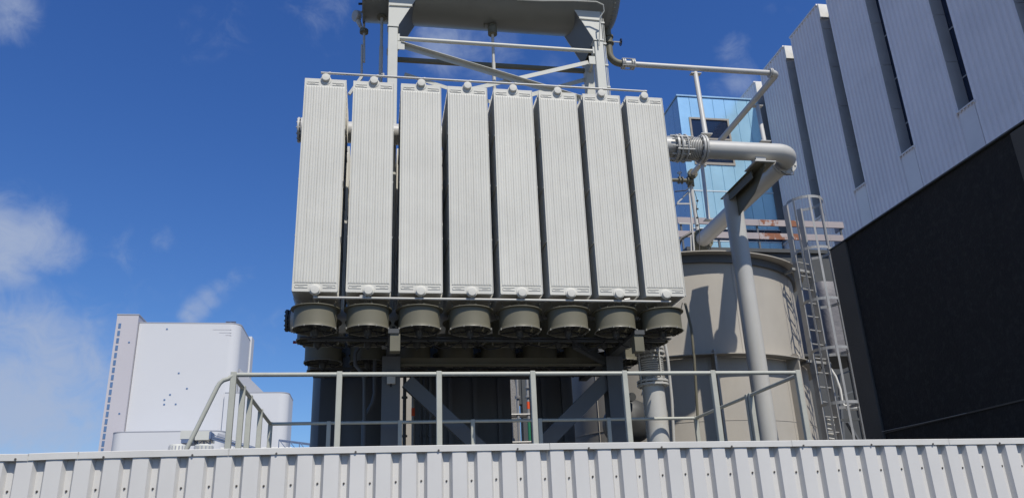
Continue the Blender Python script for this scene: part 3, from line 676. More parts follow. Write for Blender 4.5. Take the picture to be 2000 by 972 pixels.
# conservator pipe
TY = 11.95; TZ = at(1300, 130, Y=TY).z; tx0 = at(1190, 100, Y=TY).x; tr_ = .052
cp = thing('conservator_pipe', 'slender grey pipe from the top tank running right and then back', 'pipe', (5.5, TY, TZ))
mb = MB(); zt0 = 10.62; mb.tube([(tx0, TY, zt0), (tx0, TY, TZ + .22)] + arc((tx0 + .2, TY, TZ + .2), (-1, 0, 0), (0, 0, -1), .2, 0, 90, 8), .066, 20); part('down_pipe', mb, 'fan', cp)
mb = MB(); flange(mb, (tx0, TY, TZ + .42), (0, 0, 1), .10, .03, 8); flange(mb, (tx0, TY, TZ + .56), (0, 0, 1), .10, .03, 8); mb.cyl((tx0, TY, TZ + .42), (tx0, TY, TZ + .56), .08, n=16); v = part('stop_valve', mb, 'fan', cp)
wc = Vector((tx0 + .24, TY, TZ + .47)); mb = MB(); mb.cyl((tx0 + .06, TY, TZ + .47), wc, .012, n=8); part('valve_stem', mb, 'pipe', v)
mb = MB(); mb.torus(wc, (1, 0, 0), .062, .009, 24, 6); mb.bar(wc - Vector((0, 0, .06)), wc + Vector((0, 0, .06)), .01); mb.bar(wc - Vector((0, .06, 0)), wc + Vector((0, .06, 0)), .01); part('handwheel', mb, 'black2', v)
xs0 = tx0 + .21; mb = MB()
for xx in (xs0 + .02, xs0 + .055, xs0 + .20, xs0 + .235): flange(mb, (xx, TY, TZ), (1, 0, 0), .098, .02, 8)
mb.cyl((xs0, TY, TZ), (xs0 + .26, TY, TZ), .062, n=20)
for k in range(4): a = R(45 + 90 * k); o_ = Vector((0, .1 * math.cos(a), .1 * math.sin(a))); mb.cyl(Vector((xs0 + .0, TY, TZ)) + o_, Vector((xs0 + .255, TY, TZ)) + o_, .008, n=6)
part('compensator', mb, 'pipe', cp)
xend = at(1506, 142, Y=TY).x; xr2 = xr_
mb = MB(); mb.cyl((xs0 + .26, TY, TZ), (xend - .02, TY, TZ), tr_, n=20); part('pipe_run', mb, 'pipe', cp)
mb = MB(); flange(mb, (xend - .03, TY, TZ), (1, 0, 0), .095, .02, 8); flange(mb, (xend, TY, TZ), (1, 0, 0), .095, .02, 8); part('flange', mb, 'pipe', cp)
e2 = .1; xr2 = xend + .02 + e2; ye2 = at(1354, 344, X=xr2).y; mb = MB(); mb.tube([(xend, TY, TZ)] + arc((xend + .02, TY + e2, TZ), (0, -1, 0), (1, 0, 0), e2, 0, 90, 8) + [(xr2, ye2, TZ)], .062, 20); xr2 = xend + .02 + e2; part('pipe_run', mb, 'pipe', cp)
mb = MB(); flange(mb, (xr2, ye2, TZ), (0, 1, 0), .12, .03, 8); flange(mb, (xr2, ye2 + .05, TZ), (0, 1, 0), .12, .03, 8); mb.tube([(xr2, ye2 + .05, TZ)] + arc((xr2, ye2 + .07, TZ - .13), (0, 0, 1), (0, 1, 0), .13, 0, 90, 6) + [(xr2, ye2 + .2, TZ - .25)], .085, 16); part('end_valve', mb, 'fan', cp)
mb = MB(); mb.tube([(xr2, ye2 + .2, TZ - .2), (xr2 + .03, ye2 + .2, TZ - 1.6), (xr2, ye2 + .1, TZ - 2.9)], .048, 14); part('drop_pipe', mb, 'pipe', cp)
mb = MB(); qx = at(1330, 358, Y=ye2).x; mb.cyl((qx - .3, ye2 + .1, TZ - .15), (xr2, ye2 + .1, TZ - .15), .045, n=12); flange(mb, (qx, ye2 + .1, TZ - .15), (1, 0, 0), .09, .02, 6); flange(mb, (qx + .08, ye2 + .1, TZ - .15), (1, 0, 0), .09, .02, 6); flange(mb, (qx + .22, ye2 + .1, TZ - .15), (1, 0, 0), .09, .02, 6)
mb.torus((qx + .04, ye2 + .1, TZ + .05), (0, 0, 1), .05, .008, 16, 6); mb.cyl((qx + .04, ye2 + .1, TZ - .15), (qx + .04, ye2 + .1, TZ + .05), .015, n=6); part('side_valve', mb, 'fan', cp)
# stays
for lab, b_, t_, rr in (('upright grey strut between the slender pipe and the thick bellows pipe', at(1378, 264, Y=HY), at(1358, 143, Y=TY), .045),
                    ('slanted grey strut under the receding slender pipe, nearer one', at(1493, 278, X=xr_), at(1479, 206, X=xr2), .042),
                    ('grey strut between the two receding pipes, farther one', at(1384, 430, X=xr_), at(1371, 322, X=xr2), .042)):
    st = thing('pipe_stay', lab, 'strut', b_)
    part('strut_tube', MB().cyl(b_, t_, rr, n=16), 'pipe', st)
    w = .10; part('foot_clamp', MB().box(b_.x - w, b_.x + w, b_.y - .07, b_.y + .07, b_.z - .008, b_.z + .008), 'pipe', st)
    part('head_clamp', MB().box(t_.x - w, t_.x + w, t_.y - .05, t_.y + .05, t_.z - .03, t_.z - .015), 'pipe', st)
# vertical riser with bellows, right
rx, ry = at(1272, 720, Y=HY).x, HY
rs = thing('riser_pipe', 'thick upright grey pipe with ribbed bellows below the rightmost fan', 'pipe', (rx, ry, 0))
zA = at(1272, 752, Y=HY).z; zB_ = at(1270, 690, Y=HY).z
mb = MB(); mb.cyl((rx, ry, 0), (rx, ry, zA), .165, n=36); part('pipe_run', mb, 'pipe', rs)
mb = MB(); flange(mb, (rx, ry, zA), (0, 0, 1), .235, .03, 12); flange(mb, (rx, ry, zA + .05), (0, 0, 1), .235, .03, 12); flange(mb, (rx, ry, zB_), (0, 0, 1), .225, .03, 12); flange(mb, (rx, ry, zB_ + .07), (0, 0, 1), .215, .03, 12); flange(mb, (rx, ry, zB_ - .07), (0, 0, 1), .205, .02, 12)
mb.cyl((rx, ry, zA), (rx, ry, zB_ + .2), .15, n=24); part('flange', mb, 'pipe', rs)
mb = MB(); prof = []; hb = (zB_ - .1 - zA - .08) / 9
for k in range(9): z_ = k * hb; prof += [(z_, .155), (z_ + hb * .2, .19), (z_ + hb * .5, .195), (z_ + hb * .75, .188), (z_ + hb * .92, .155)]
mb.lathe((rx, ry, zA + .08), (0, 0, 1), prof, 40); part('bellows', mb, 'pipe', rs, ang=60)
mb = MB()
for k in range(4): a = R(20 + 90 * k); o_ = Vector((.215 * math.cos(a), .215 * math.sin(a), 0)); mb.cyl(Vector((rx, ry, zA)) + o_, Vector((rx, ry, zB_ + .1)) + o_, .012, n=8)
part('tie_rod', mb, 'pipe', rs)
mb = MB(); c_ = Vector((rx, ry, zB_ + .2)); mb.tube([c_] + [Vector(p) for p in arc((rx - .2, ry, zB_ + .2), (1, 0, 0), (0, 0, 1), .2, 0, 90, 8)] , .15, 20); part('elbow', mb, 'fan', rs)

# ================================================================== CONSERVATOR on its frame
KY, KZ, KR = 11.95, 11.40, .80
kl, kr = -.34, 4.05
ct = thing('conservator_tank', 'big horizontal grey oil tank seen from below at the top', 'tank', (1.9, KY, KZ - KR))
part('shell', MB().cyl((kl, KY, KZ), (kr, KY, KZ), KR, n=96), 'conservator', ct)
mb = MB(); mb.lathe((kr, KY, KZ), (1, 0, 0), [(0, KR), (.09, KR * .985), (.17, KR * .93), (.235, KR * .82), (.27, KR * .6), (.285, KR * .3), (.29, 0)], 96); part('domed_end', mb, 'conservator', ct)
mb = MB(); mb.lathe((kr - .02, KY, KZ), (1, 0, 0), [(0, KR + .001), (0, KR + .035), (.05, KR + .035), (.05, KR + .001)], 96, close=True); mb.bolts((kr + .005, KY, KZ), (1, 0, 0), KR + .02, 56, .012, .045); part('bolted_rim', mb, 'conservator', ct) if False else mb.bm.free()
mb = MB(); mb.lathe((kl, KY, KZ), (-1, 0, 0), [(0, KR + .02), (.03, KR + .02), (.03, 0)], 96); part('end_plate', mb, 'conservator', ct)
mb = MB(); mb.bolts((kr + .10, KY, KZ), (1, 0, 0), KR * .99, 64, .011, .02); part('rivet', mb, 'conservator', ct, kind='stuff')
cab = [at(1000, 0, Y=11.5), at(1060, 2, Y=11.35), at(1120, 2, Y=11.3), at(1165, 4, Y=11.3), at(1178, 10, Y=11.3), at(1180, 22, Y=11.35), at(1172, 34, Y=11.4), at(1170, 90, Y=11.5)]
cf = thing('steel_gantry', 'pale grey steel frame with braces and tapered saddles carrying the top tank', 'frame', (1.9, 11.9, ZT + .1))
YF, YB = 11.62, 12.30
xl, xr = at(767, 90, Y=YF).x, at(1170, 120, Y=YF).x
ztc = at(767, 58, Y=YF).z
for (cx, cy, zb) in ((xl, YF, 4.45), (xr, YF, 4.45), (xl, YB, 8.19), (xr, YB, 8.19)):
    mb = MB(); mb.box(cx - .082, cx + .082, cy - .082, cy + .082, zb, ztc, .008); part('column', mb, 'frame', cf)
    part('cap_plate', MB().box(cx - .095, cx + .095, cy - .095, cy + .095, ztc + .001, ztc + .022), 'frame', cf)
for cx, s in ((xl, 1), (xr, -1)):
    # saddle: trapezoid profile widening upward towards the tank's middle, top cut to the shell
    zs = KZ - math.sqrt(KR ** 2 - (KY - YF + .06) ** 2) - .005
    w0, w1 = .16, .16 + (.42)
    mb = MB(); xo = cx - s * .08
    prof = [(xo, ztc + .024), (xo + s * w0, ztc + .024), (xo + s * (w0 + .34), zs + .05), (xo, zs + .05)]
    for yy, th in ((YF - .07, .014), (YB + .056, .014)): mb.prism([(a, yy, b) for a, b in prof], (0, th, 0))
    part('saddle_web', MB().prism([(xo + s * w0, YF - .055, ztc + .024), (xo + s * (w0 + .34), YF - .055, zs + .05), (xo + s * (w0 + .33), YF - .055, zs + .05), (xo + s * (w0 - .012), YF - .055, ztc + .024)], (0, YB - YF + .11, 0)), 'darktank', cf)  # inclined plate darker than the saddle: its shade is put into the colour
    mb.prism([(xo, YF - .055, ztc + .024), (xo, YF - .055, zs + .05), (xo + s * .012, YF - .055, zs + .05), (xo + s * .012, YF - .055, ztc + .024)], (0, YB - YF + .11, 0))
    # webs reach up to the shell between the plates
    part('saddle', mb, 'frame', cf)
    # strap across the saddle plate
    zz = zs - .19; part('strap', MB().cyl((xo + s * .01, YF - .083, zz + .0), (xo + s * (w0 + .25), YF - .083, zz + .01), .009, n=8), 'frame', cf)
    part('bearer', MB().box(cx - .09, cx + .09, YF + .09, 13.05, 8.05, 8.185), 'frame', cf)
def ppt(x_, y_, Y): return at(x_, y_, Y=Y)
zr = ppt(780, 77, YF).z; mb = MB(); mb.cyl((xl + .085, YF - .02, zr), (xr - .085, YF - .02, zr), .036, n=20); part('tie_tube', mb, 'frame', cf)
for cx, s in ((xl, 1), (xr, -1)): part('gusset', MB().box(cx + s * .083, cx + s * .115, YF - .06, YF + .04, zr - .07, zr + .07), 'frame', cf)
for cx, s, z_ in ((xl, 1, ppt(783, 92, YF).z), (xr, -1, ppt(1148, 120, YF).z)): part('gusset', MB().box(cx + s * .083, cx + s * .20, YF - .062, YF - .05, z_ - .09, z_ + .07), 'frame', cf)
d0, d1 = ppt(783, 90, YF), ppt(1135, 196, YF); e0, e1 = ppt(1150, 120, YF), ppt(880, 182, YF)
mb = MB(); mb.bar(d0, d1, .008, .085, upv=(0, 0, 1)); mb.bar(d0 + Vector((0, -.04, .042)), d1 + Vector((0, -.04, .042)), .085, .008); part('brace', mb, 'frame', cf)
mb = MB(); mb.bar(e0 + Vector((0, .03, 0)), e1 + Vector((0, .03, 0)), .008, .075); part('brace', mb, 'frame', cf)
zb_ = ppt(960, 128, YB).z; mb = MB(); mb.bar((xl + .085, YB, zb_), (xr - .085, YB, zb_), .07, .07); part('tie_tube', mb, 'fan', cf)
mb = MB(); mb.bar(ppt(790, 145, YB), ppt(960, 200, YB), .008, .07); mb.bar(ppt(1145, 155, YB), ppt(985, 200, YB), .008, .08); part('brace', mb, 'frame', cf)
for cx in (xl, xr): part('side_tie', MB().bar((cx, YF + .085, zb_ + .1), (cx, YB - .085, zb_ - .05), .05, .06), 'frame', cf)
mb = MB(); mb.tube([(xr + .10, YF - .06, 8.0), (xr + .105, YF - .06, 9.2), (xr + .10, YF - .06, ztc + .75)], .011, 8); mb.tube([(xr + .13, YF - .06, 8.0), (xr + .13, YF - .06, ztc + .5)], .006, 6)
for k in range(6): mb.box(xr + .08, xr + .14, YF - .085, YF - .06, 8.2 + k * .45, 8.23 + k * .45)
part('conduit', mb, 'frame', cf)
mb = MB(); mb.tube(cab, .012, 8); part('cable', mb, 'frame', ct)
# drop pipes with valves and the gauge at the left end
yv = 12.0
for (px, py, pe, lab, big_) in ((746, 34, 158, 'thin pipe with valve dropping from the left end of the top tank', .95), (962, 66, 186, 'thin pipe with valve dropping from the middle of the top tank', 1.0)):
    q = at(px, py, Y=yv); zs = KZ - math.sqrt(KR ** 2 - (yv - KY) ** 2); t = thing('drop_pipe', lab, 'pipe', (q.x, yv, q.z)); ze = at(px, pe, Y=yv).z
    mb = MB(); mb.cyl((q.x, yv, 8.0), (q.x, yv, q.z), .026, n=14); mb.cyl((q.x, yv, 8.0), (q.x, yv, q.z - .62), .034, n=14); part('tube', mb, 'pipe', t)
    mb = MB(); mb.cyl((q.x, yv, q.z - .02), (q.x, yv, q.z + .12), .085, n=20); mb.cyl((q.x, yv, q.z + .12), (q.x, yv, zs + .02), .055, n=16); flange(mb, (q.x, yv, q.z + .14), (0, 0, 1), .09, .02, 8); part('valve', mb, 'fan', t)
    mb = MB(); mb.cyl((q.x - .14, yv, q.z + .2), (q.x, yv, q.z + .2), .01, n=6); mb.cyl((q.x - .15, yv, q.z + .13), (q.x - .15, yv, q.z + .27), .012, n=6); part('lever', mb, 'fan', t)
gy = 12.3; gt = thing('breather_gauge', 'round dial gauge and thin stem beside the left end of the top tank', 'gauge', tuple(at(711, 62, Y=gy)))
q = at(711, 62, Y=gy); mb = MB(); mb.cyl(at(711, -30, Y=gy), at(711, 122, Y=gy), .022, n=12); mb.cyl(at(707, 88, Y=gy), at(706, 150, Y=gy), .020, n=12); mb.bar(at(707, 150, Y=gy), at(682, 185, Y=gy), .05); part('stem', mb, 'pipe', gt)
part('float_disc', MB().lathe((q.x, gy, q.z - .04), (0, 0, 1), [(0, .05), (.01, .078), (.07, .078), (.085, .04)], 20), 'fan', gt)
q = at(697, 32, Y=gy); dd = Vector((-.75, -.45, -.2)).normalized(); mb = MB(); mb.lathe(q - dd * .06, dd, [(0, .06), (.02, .105), (.10, .105), (.115, .09)], 24); mb.cyl(q, at(711, 20, Y=gy), .02, n=8); part('dial', mb, 'pipe', gt)
mb = MB(); mb.cyl(at(698, 38, Y=gy), at(704, 52, Y=gy), .05, .035, n=12); mb.cyl(at(704, 50, Y=gy), at(706, 56, Y=gy), .03, n=8); part('dial_neck', mb, 'pipe', gt)
mb = MB(); mb.bar(at(704, -8, Y=gy), at(718, 8, Y=gy), .02); mb.bar(at(700, 8, Y=gy), at(710, 8, Y=gy), .03); part('switch', mb, 'black2', gt)

# ================================================================== STEEL TOWER UNDER THE RADIATORS
LY = 11.5
sf = thing('radiator_stand', 'dark steel stand with diagonal braces under the radiators and fans', 'frame', (1.9, LY, 0))
lx, rx2 = .225, 3.555
for cx in (lx, rx2):
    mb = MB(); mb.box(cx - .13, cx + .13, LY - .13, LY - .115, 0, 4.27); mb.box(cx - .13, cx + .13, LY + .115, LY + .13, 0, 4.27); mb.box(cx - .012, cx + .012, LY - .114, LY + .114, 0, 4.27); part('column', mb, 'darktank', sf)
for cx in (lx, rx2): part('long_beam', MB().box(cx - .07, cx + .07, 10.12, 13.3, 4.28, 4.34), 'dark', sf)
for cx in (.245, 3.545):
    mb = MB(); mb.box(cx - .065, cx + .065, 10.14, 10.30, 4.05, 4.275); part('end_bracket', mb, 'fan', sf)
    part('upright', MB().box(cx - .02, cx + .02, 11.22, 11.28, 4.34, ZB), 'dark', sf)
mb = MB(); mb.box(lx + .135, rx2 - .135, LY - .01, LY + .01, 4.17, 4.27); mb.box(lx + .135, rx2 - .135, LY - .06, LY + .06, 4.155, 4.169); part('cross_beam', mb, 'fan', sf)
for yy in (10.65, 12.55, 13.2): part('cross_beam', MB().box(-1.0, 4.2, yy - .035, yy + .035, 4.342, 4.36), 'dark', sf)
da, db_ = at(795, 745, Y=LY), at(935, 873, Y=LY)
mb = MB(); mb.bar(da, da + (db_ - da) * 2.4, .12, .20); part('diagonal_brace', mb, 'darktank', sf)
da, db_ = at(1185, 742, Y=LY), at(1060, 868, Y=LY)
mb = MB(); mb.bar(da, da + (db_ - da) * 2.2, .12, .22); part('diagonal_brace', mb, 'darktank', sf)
mb = MB(); p_, q_ = at(1240, 690, Y=LY), at(1150, 712, Y=LY); mb.bar((rx2 - .12, LY - .05, 4.2), (rx2 - .75, LY - .7, 4.3), .08, .1); part('knee_brace', mb, 'dark', sf)
# conduits hanging under the radiators, left
for i, (pts_, rr, lab) in enumerate((
        ([(707, 668), (694, 690), (694, 712), (708, 728), (712, 740), (712, 900)], .03, 'thick grey conduit with an S bend hanging under the left fans'),
        ([(732, 680), (732, 768), (728, 786), (714, 812), (710, 826), (709, 900)], .03, 'grey conduit joining the bent one beside the left steel column'),)):
    mb = MB(); mb.tube([at(a, b, Y=11.9 + i * .12) for a, b in pts_], rr, 10); solo('conduit', mb, 'darktank', lab, 'pipe', 'conduits below the radiators')

ck = thing('fan_cabling', 'black cables drooping between the shaded fans under the radiators', 'cable', (1.5, 10.65, 4.3))
for k in range(7):
    x0_ = RX0 + RW / 2 + k * RP + .12; pts_ = [Vector((x0_ + (RP - .2) * j / 8, 10.62 + .05 * math.sin(k * 2 + j), 4.30 - (.10 + .03 * math.sin(k * 3)) * math.sin(math.pi * j / 8))) for j in range(9)]
    part('cable', MB().tube(pts_, .008, 6), 'black2', ck)
part('cable_tray', MB().box(-.9, 4.1, 10.60, 10.66, 4.30, 4.318), 'dark', ck)
jb = thing('junction_box', 'small grey junction box on the left steel column under the fans', 'box', (lx, LY - .17, 3.86))
part('box_body', MB().box(lx - .06, lx + .06, LY - .2, LY - .132, 3.86, 4.03, .006), 'pipe', jb); part('cable_gland', MB().cyl((lx, LY - .166, 3.82), (lx, LY - .166, 3.859), .012, n=8), 'black2', jb)

# ================================================================== DARK TANKS AND CLUTTER BEHIND THE STAND
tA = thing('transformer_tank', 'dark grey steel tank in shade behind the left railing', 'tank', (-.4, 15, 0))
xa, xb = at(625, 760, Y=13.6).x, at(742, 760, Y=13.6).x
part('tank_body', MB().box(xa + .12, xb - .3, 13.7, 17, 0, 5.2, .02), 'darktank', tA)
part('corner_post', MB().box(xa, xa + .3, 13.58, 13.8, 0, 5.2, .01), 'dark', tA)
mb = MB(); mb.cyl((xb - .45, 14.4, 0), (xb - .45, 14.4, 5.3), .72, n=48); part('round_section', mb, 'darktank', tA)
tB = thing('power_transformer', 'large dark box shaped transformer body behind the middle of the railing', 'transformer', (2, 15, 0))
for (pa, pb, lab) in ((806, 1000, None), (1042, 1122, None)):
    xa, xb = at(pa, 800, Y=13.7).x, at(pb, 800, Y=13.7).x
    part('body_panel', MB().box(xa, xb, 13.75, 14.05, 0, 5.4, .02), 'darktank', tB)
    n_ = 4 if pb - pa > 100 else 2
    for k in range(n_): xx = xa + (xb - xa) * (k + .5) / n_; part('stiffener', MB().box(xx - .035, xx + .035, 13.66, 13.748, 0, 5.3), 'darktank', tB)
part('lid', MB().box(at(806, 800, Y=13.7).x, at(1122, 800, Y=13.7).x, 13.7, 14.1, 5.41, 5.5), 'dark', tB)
part('rear_casing', MB().box(1.0, 2.0, 14.1, 16.2, 0, 5.4), 'dark', tB)
zz_ = at(1020, 733, Y=13.7).z
part('duct', MB().box(at(1000, 800, Y=13.7).x + .003, at(1042, 800, Y=13.7).x - .003, 13.78, 14.04, zz_, 5.4), 'dark', tB)
rb_ = thing('rear_building', 'dark building far behind the scaffold, glimpsed through the slot', 'building', (5, 30, 0))
part('wall', MB().box(at(960, 800, Y=27).x, at(1014.5, 800, Y=27).x, 27, 27.5, 0, 12), 'dark', rb_)
part('wall', MB().box(at(1021, 800, Y=27).x, at(1075, 800, Y=27).x, 27, 27.5, 0, 12), 'dark', rb_)
part('lintel', MB().box(at(1014.5, 800, Y=27).x + .002, at(1021, 800, Y=27).x - .002, 27.05, 27.4, at(1018, 788, Y=27).z, 12), 'dark', rb_)
# cable pipes in the left slot
for k, (px, w_) in enumerate(((752, .02), (757, .018), (790, .028), (822, .02), (832, .018), (841, .03))):
    X_ = at(px, 800, Y=12.7).x; mb = MB(); mb.cyl((X_, 12.7, 0), (X_, 12.7, 4.28), w_, n=10)
    for zz in (2.2, 2.9, 3.3, 3.9): mb.cyl((X_, 12.7, zz), (X_, 12.7, zz + .03), w_ * 1.7, n=10)
    solo('riser_conduit', mb, 'dark' if k != 5 else 'darktank', ['dark thin upright conduit just left of the left steel column', 'thin upright conduit touching the left steel column', 'dark upright conduit in the bright slot right of the left column', 'thin conduit at the left edge of the transformer body', 'second thin conduit at the left of the transformer body', 'stout dark conduit in front of the transformer body'][k], 'pipe', 'upright conduits behind the stand')
X_ = at(807, 790, Y=12.9).x
t = thing('marked_pipe', 'narrow upright pipe with an orange red mark right of the left column', 'pipe', (X_, 12.9, 0))
za, zb = at(807, 800, Y=12.9).z, at(807, 812, Y=12.9).z; za += .03
part('tube', MB().cyl((X_, 12.9, 0), (X_, 12.9, 4.3), .026, n=12), 'zinc', t); part('mark', MB().cyl((X_, 12.9, zb), (X_, 12.9, za), .029, n=12), 'orange', t)
# light wall glimpsed behind the left slots
solo('light_wall', MB().box(at(738, 800, Y=19).x - .3, at(808, 800, Y=19).x + .3, 19, 19.3, 0, 6.5), 'tank', 'sunlit beige wall glimpsed through the slots beside the left steel column', 'wall')
# scaffold seen through the middle slot
sc_ = thing('scaffold', 'narrow scaffold with coupled tubes seen between two dark panels', 'scaffold', (2.9, 16.5, 0)); SY = 23.0
for px, o1, o2 in ((1014, None, None), (1034, (784, 798), (818, 860))):
    X_ = at(px - 2, 800, Y=SY).x; part('standard', MB().cyl((X_, SY, 0), (X_, SY, 6.6), .042, n=12), 'zinc', sc_)
    if o1: part('mark', MB().cyl((X_, SY, at(px, o1[1], Y=SY).z), (X_, SY, at(px, o1[0], Y=SY).z), .046, n=12), 'orange', sc_); part('mark', MB().cyl((X_, SY, at(px, o2[1], Y=SY).z), (X_, SY, at(px, o2[0], Y=SY).z), .046, n=12), 'green', sc_)
    mb = MB()
    for zz in (776, 758 if o1 else 778): mb.cyl((X_, SY, at(px, zz, Y=SY).z), (X_, SY, at(px, zz, Y=SY).z + .05), .085, n=12)
    part('rosette', mb, 'zinc', sc_)
for yy in (809, 863): z_ = at(1015, yy, Y=SY).z; part('ledger', MB().cyl((at(998, 800, Y=SY).x, SY - .03, z_), (at(1042, 800, Y=SY).x, SY - .03, z_), .03, n=10).box(at(998, 800, Y=SY).x, at(1036, 800, Y=SY).x, SY + .03, SY + .3, z_ - .05, z_), 'zinc', sc_)
mb = MB(); mb.prism([at(996, 730, Y=24), at(1004, 740, Y=24), at(1008, 760, Y=24), at(1010, 800, Y=24), at(1012, 900, Y=24), at(998, 900, Y=24)], (0, .4, 0)); solo('insulation_wall', mb, 'roughcast', 'strip of rough speckled insulation left of the scaffold tubes', 'wall')

# horizontal vessel low behind right column
hv = thing('horizontal_vessel', 'dark round vessel end between the right column and the riser pipe', 'tank', (4.1, 14, 0)); q = at(1240, 812, Y=12.6)
mb = MB(); mb.lathe((q.x, 12.6, q.z - .05), (0, 1, 0), [(0, 0), (.03, .18), (.08, .30), (.16, .36), (.7, .36)], 36); part('vessel_shell', mb, 'fandark', hv)
mb = MB(); mb.cyl((q.x - .05, 12.5, q.z + .3), (q.x - .05, 12.6, q.z + .3), .07, n=16); part('lug', mb, 'fandark', hv); part('foot', MB().box(q.x - .2, q.x + .2, 12.8, 13.0, 0, q.z - .4), 'darktank', hv)

# ================================================================== BIG ROUND TANK
TX, TYc, TR = 6.5, 16.2, 2.60
tk = thing('round_tank', 'large warm grey round tank with rim and ring behind the right railing', 'tank', (TX, TYc, 0)); RZ, GZ = 6.80, 4.80
def ringm(z0, z1, r0, r1): return MB().lathe((TX, TYc, 0), (0, 0, 1), [(z0, r0), (z0, r1), (z1, r1), (z1, r0)], 128, close=True)
part('lower_shell', MB().lathe((TX, TYc, 0), (0, 0, 1), [(0, TR), (GZ - .05, TR)], 128), 'tank', tk)
part('upper_shell', MB().lathe((TX, TYc, 0), (0, 0, 1), [(GZ - .049, TR - .01), (RZ - .021, TR - .01)], 128), 'tank', tk)
part('top_rim', ringm(RZ - .02, RZ, TR - .3, TR + .24), 'tank', tk)
mb = MB(); rs_ = []
for k in range(81):
    a = R(-121 + 165 * k / 80); ca, sa = math.cos(a), math.sin(a)
    rs_.append([(TX + ca * r_, TYc + sa * r_, z) for r_, z in ((TR + .001, GZ - .016), (TR + .26, GZ - .016), (TR + .26, GZ), (TR + .001, GZ))])
mb.sheet(rs_); mb._add(rs_[0], [(0, 1, 2, 3)]); mb._add(rs_[-1], [(0, 1, 2, 3)]); bmesh.ops.remove_doubles(mb.bm, verts=mb.bm.verts[:], dist=.0001)
part('middle_ring', mb, 'tank', tk)
part('roof', MB().lathe((TX, TYc, RZ - .04), (0, 0, 1), [(0, TR - .2), (.0, 0)], 64), 'dark', tk)
part('rim_shade_band', ringm(RZ - .17, RZ - .021, TR + .001, TR + .05), 'darktank', tk, label='band under the tank rim coloured dark as its shade')  # ring added in dark colour to stand for the shadow below the rim
for a_ in (-150, -100, -62, -20): c_ = Vector((TX + (TR + .001) * math.cos(R(a_)), TYc + (TR + .001) * math.sin(R(a_)), 0)); part('plate_seam', MB().bar(c_, c_ + Vector((0, 0, GZ - .02)), .010, .010), 'tank', tk)
for a_ in (-128, -84, -45): c_ = Vector((TX + (TR - .009) * math.cos(R(a_)), TYc + (TR - .009) * math.sin(R(a_)), GZ + .001)); part('plate_seam', MB().bar(c_, c_ + Vector((0, 0, RZ - GZ - .18)), .010, .010), 'tank', tk)
part('weld_seam', ringm(3.62, 3.632, TR - .002, TR + .006), 'tank', tk)
for px in (1396, 1548):
    q = at(px, 720, Y=14); ang = math.atan2(q.y - 1e-9, q.x)
    # direction from the tank centre whose surface point shows at this bearing
    bd = Vector((q.x, q.y)).normalized(); c2 = Vector((TX, TYc)); rr = TR + .09; bq = bd.dot(c2); disc = bq * bq - (c2.length_squared - rr * rr)
    if disc <= 0: continue
    sp = bd * (bq - math.sqrt(disc)); u = (sp - c2).normalized(); tang = Vector((-u.y, u.x)) * .02
    mb = MB(); p0 = c2 + u * (TR - .0) - tang
    prof = [(0, 0.0), (.25, 0.0), (.25, GZ - .031), (.27, GZ - .0305), (.27, GZ + .035), (.24, GZ + .075), (.18, GZ + .09), (.12, GZ + .075), (0, GZ + .01)]
    mb.prism([(p0.x + u.x * a, p0.y + u.y * a, z) for a, z in prof], (tang.x * 2, tang.y * 2, 0)); part('stiffener', mb, 'tank', tk)
# base block and cables for the pipe on the tank roof
q = at(1368, 487, Y=13.72); solo('roof_bracket', MB().box(q.x - .07, q.x + .07, 13.62, 13.8, RZ + .001, RZ + .07, .01), 'frame', 'small pale block standing on the rim of the round tank', 'bracket')
q = at(1330, 462, Y=13.9); t = thing('valve_cluster', 'dark valve with cables above the rim of the round tank', 'valve', (q.x, 13.9, RZ))
mb = MB(); mb.tube([at(1322, 490, Y=13.9), at(1330, 466, Y=13.9), at(1350, 455, Y=13.9)], .03, 8); mb.cyl(at(1318, 468, Y=13.9), at(1322, 452, Y=13.9), .012, n=6); part('valve_body', mb, 'fandark', t)
mb = MB(); mb.tube([at(1356, 372, Y=14.5), at(1362, 392, Y=14.5), at(1360, 410, Y=14.5), at(1366, 440, Y=14.5), at(1366, 492, Y=14.3)], .008, 6); mb.tube([at(1352, 360, Y=14.5), at(1340, 372, Y=14.5), at(1318, 374, Y=14.5)], .012, 6)
for yy in (392, 408, 425, 440): q_ = at(1362, yy, Y=14.49); mb.box(q_.x - .02, q_.x + .02, 14.47, 14.51, q_.z - .012, q_.z + .012)
mb.tube([at(1384, 478, Y=14.2), at(1388, 486, Y=14.2), at(1380, 492, Y=14.2)], .01, 6)
part('cable', mb, 'black2', t)
# thin struts left of it
t = thing('roof_stand', 'thin steel stand with a cross bar on the round tank beside the valve', 'frame', tuple(at(1340, 493, Y=14.6)))
for p_, q_ in (((1322, 398), (1350, 398)), ((1326, 436), (1348, 437)), ((1345, 376), (1323, 396))): part('cross_bar', MB().bar(at(*p_, Y=14.6), at(*q_, Y=14.6), .027), 'pipe', t)
mb = MB(); mb.bar(at(1348, 436, Y=14.6), at(1350, 492, Y=14.6), .025); mb.bar(at(1346, 375, Y=14.6), at(1356, 492, Y=14.6), .03); part('leg', mb, 'pipe', t)

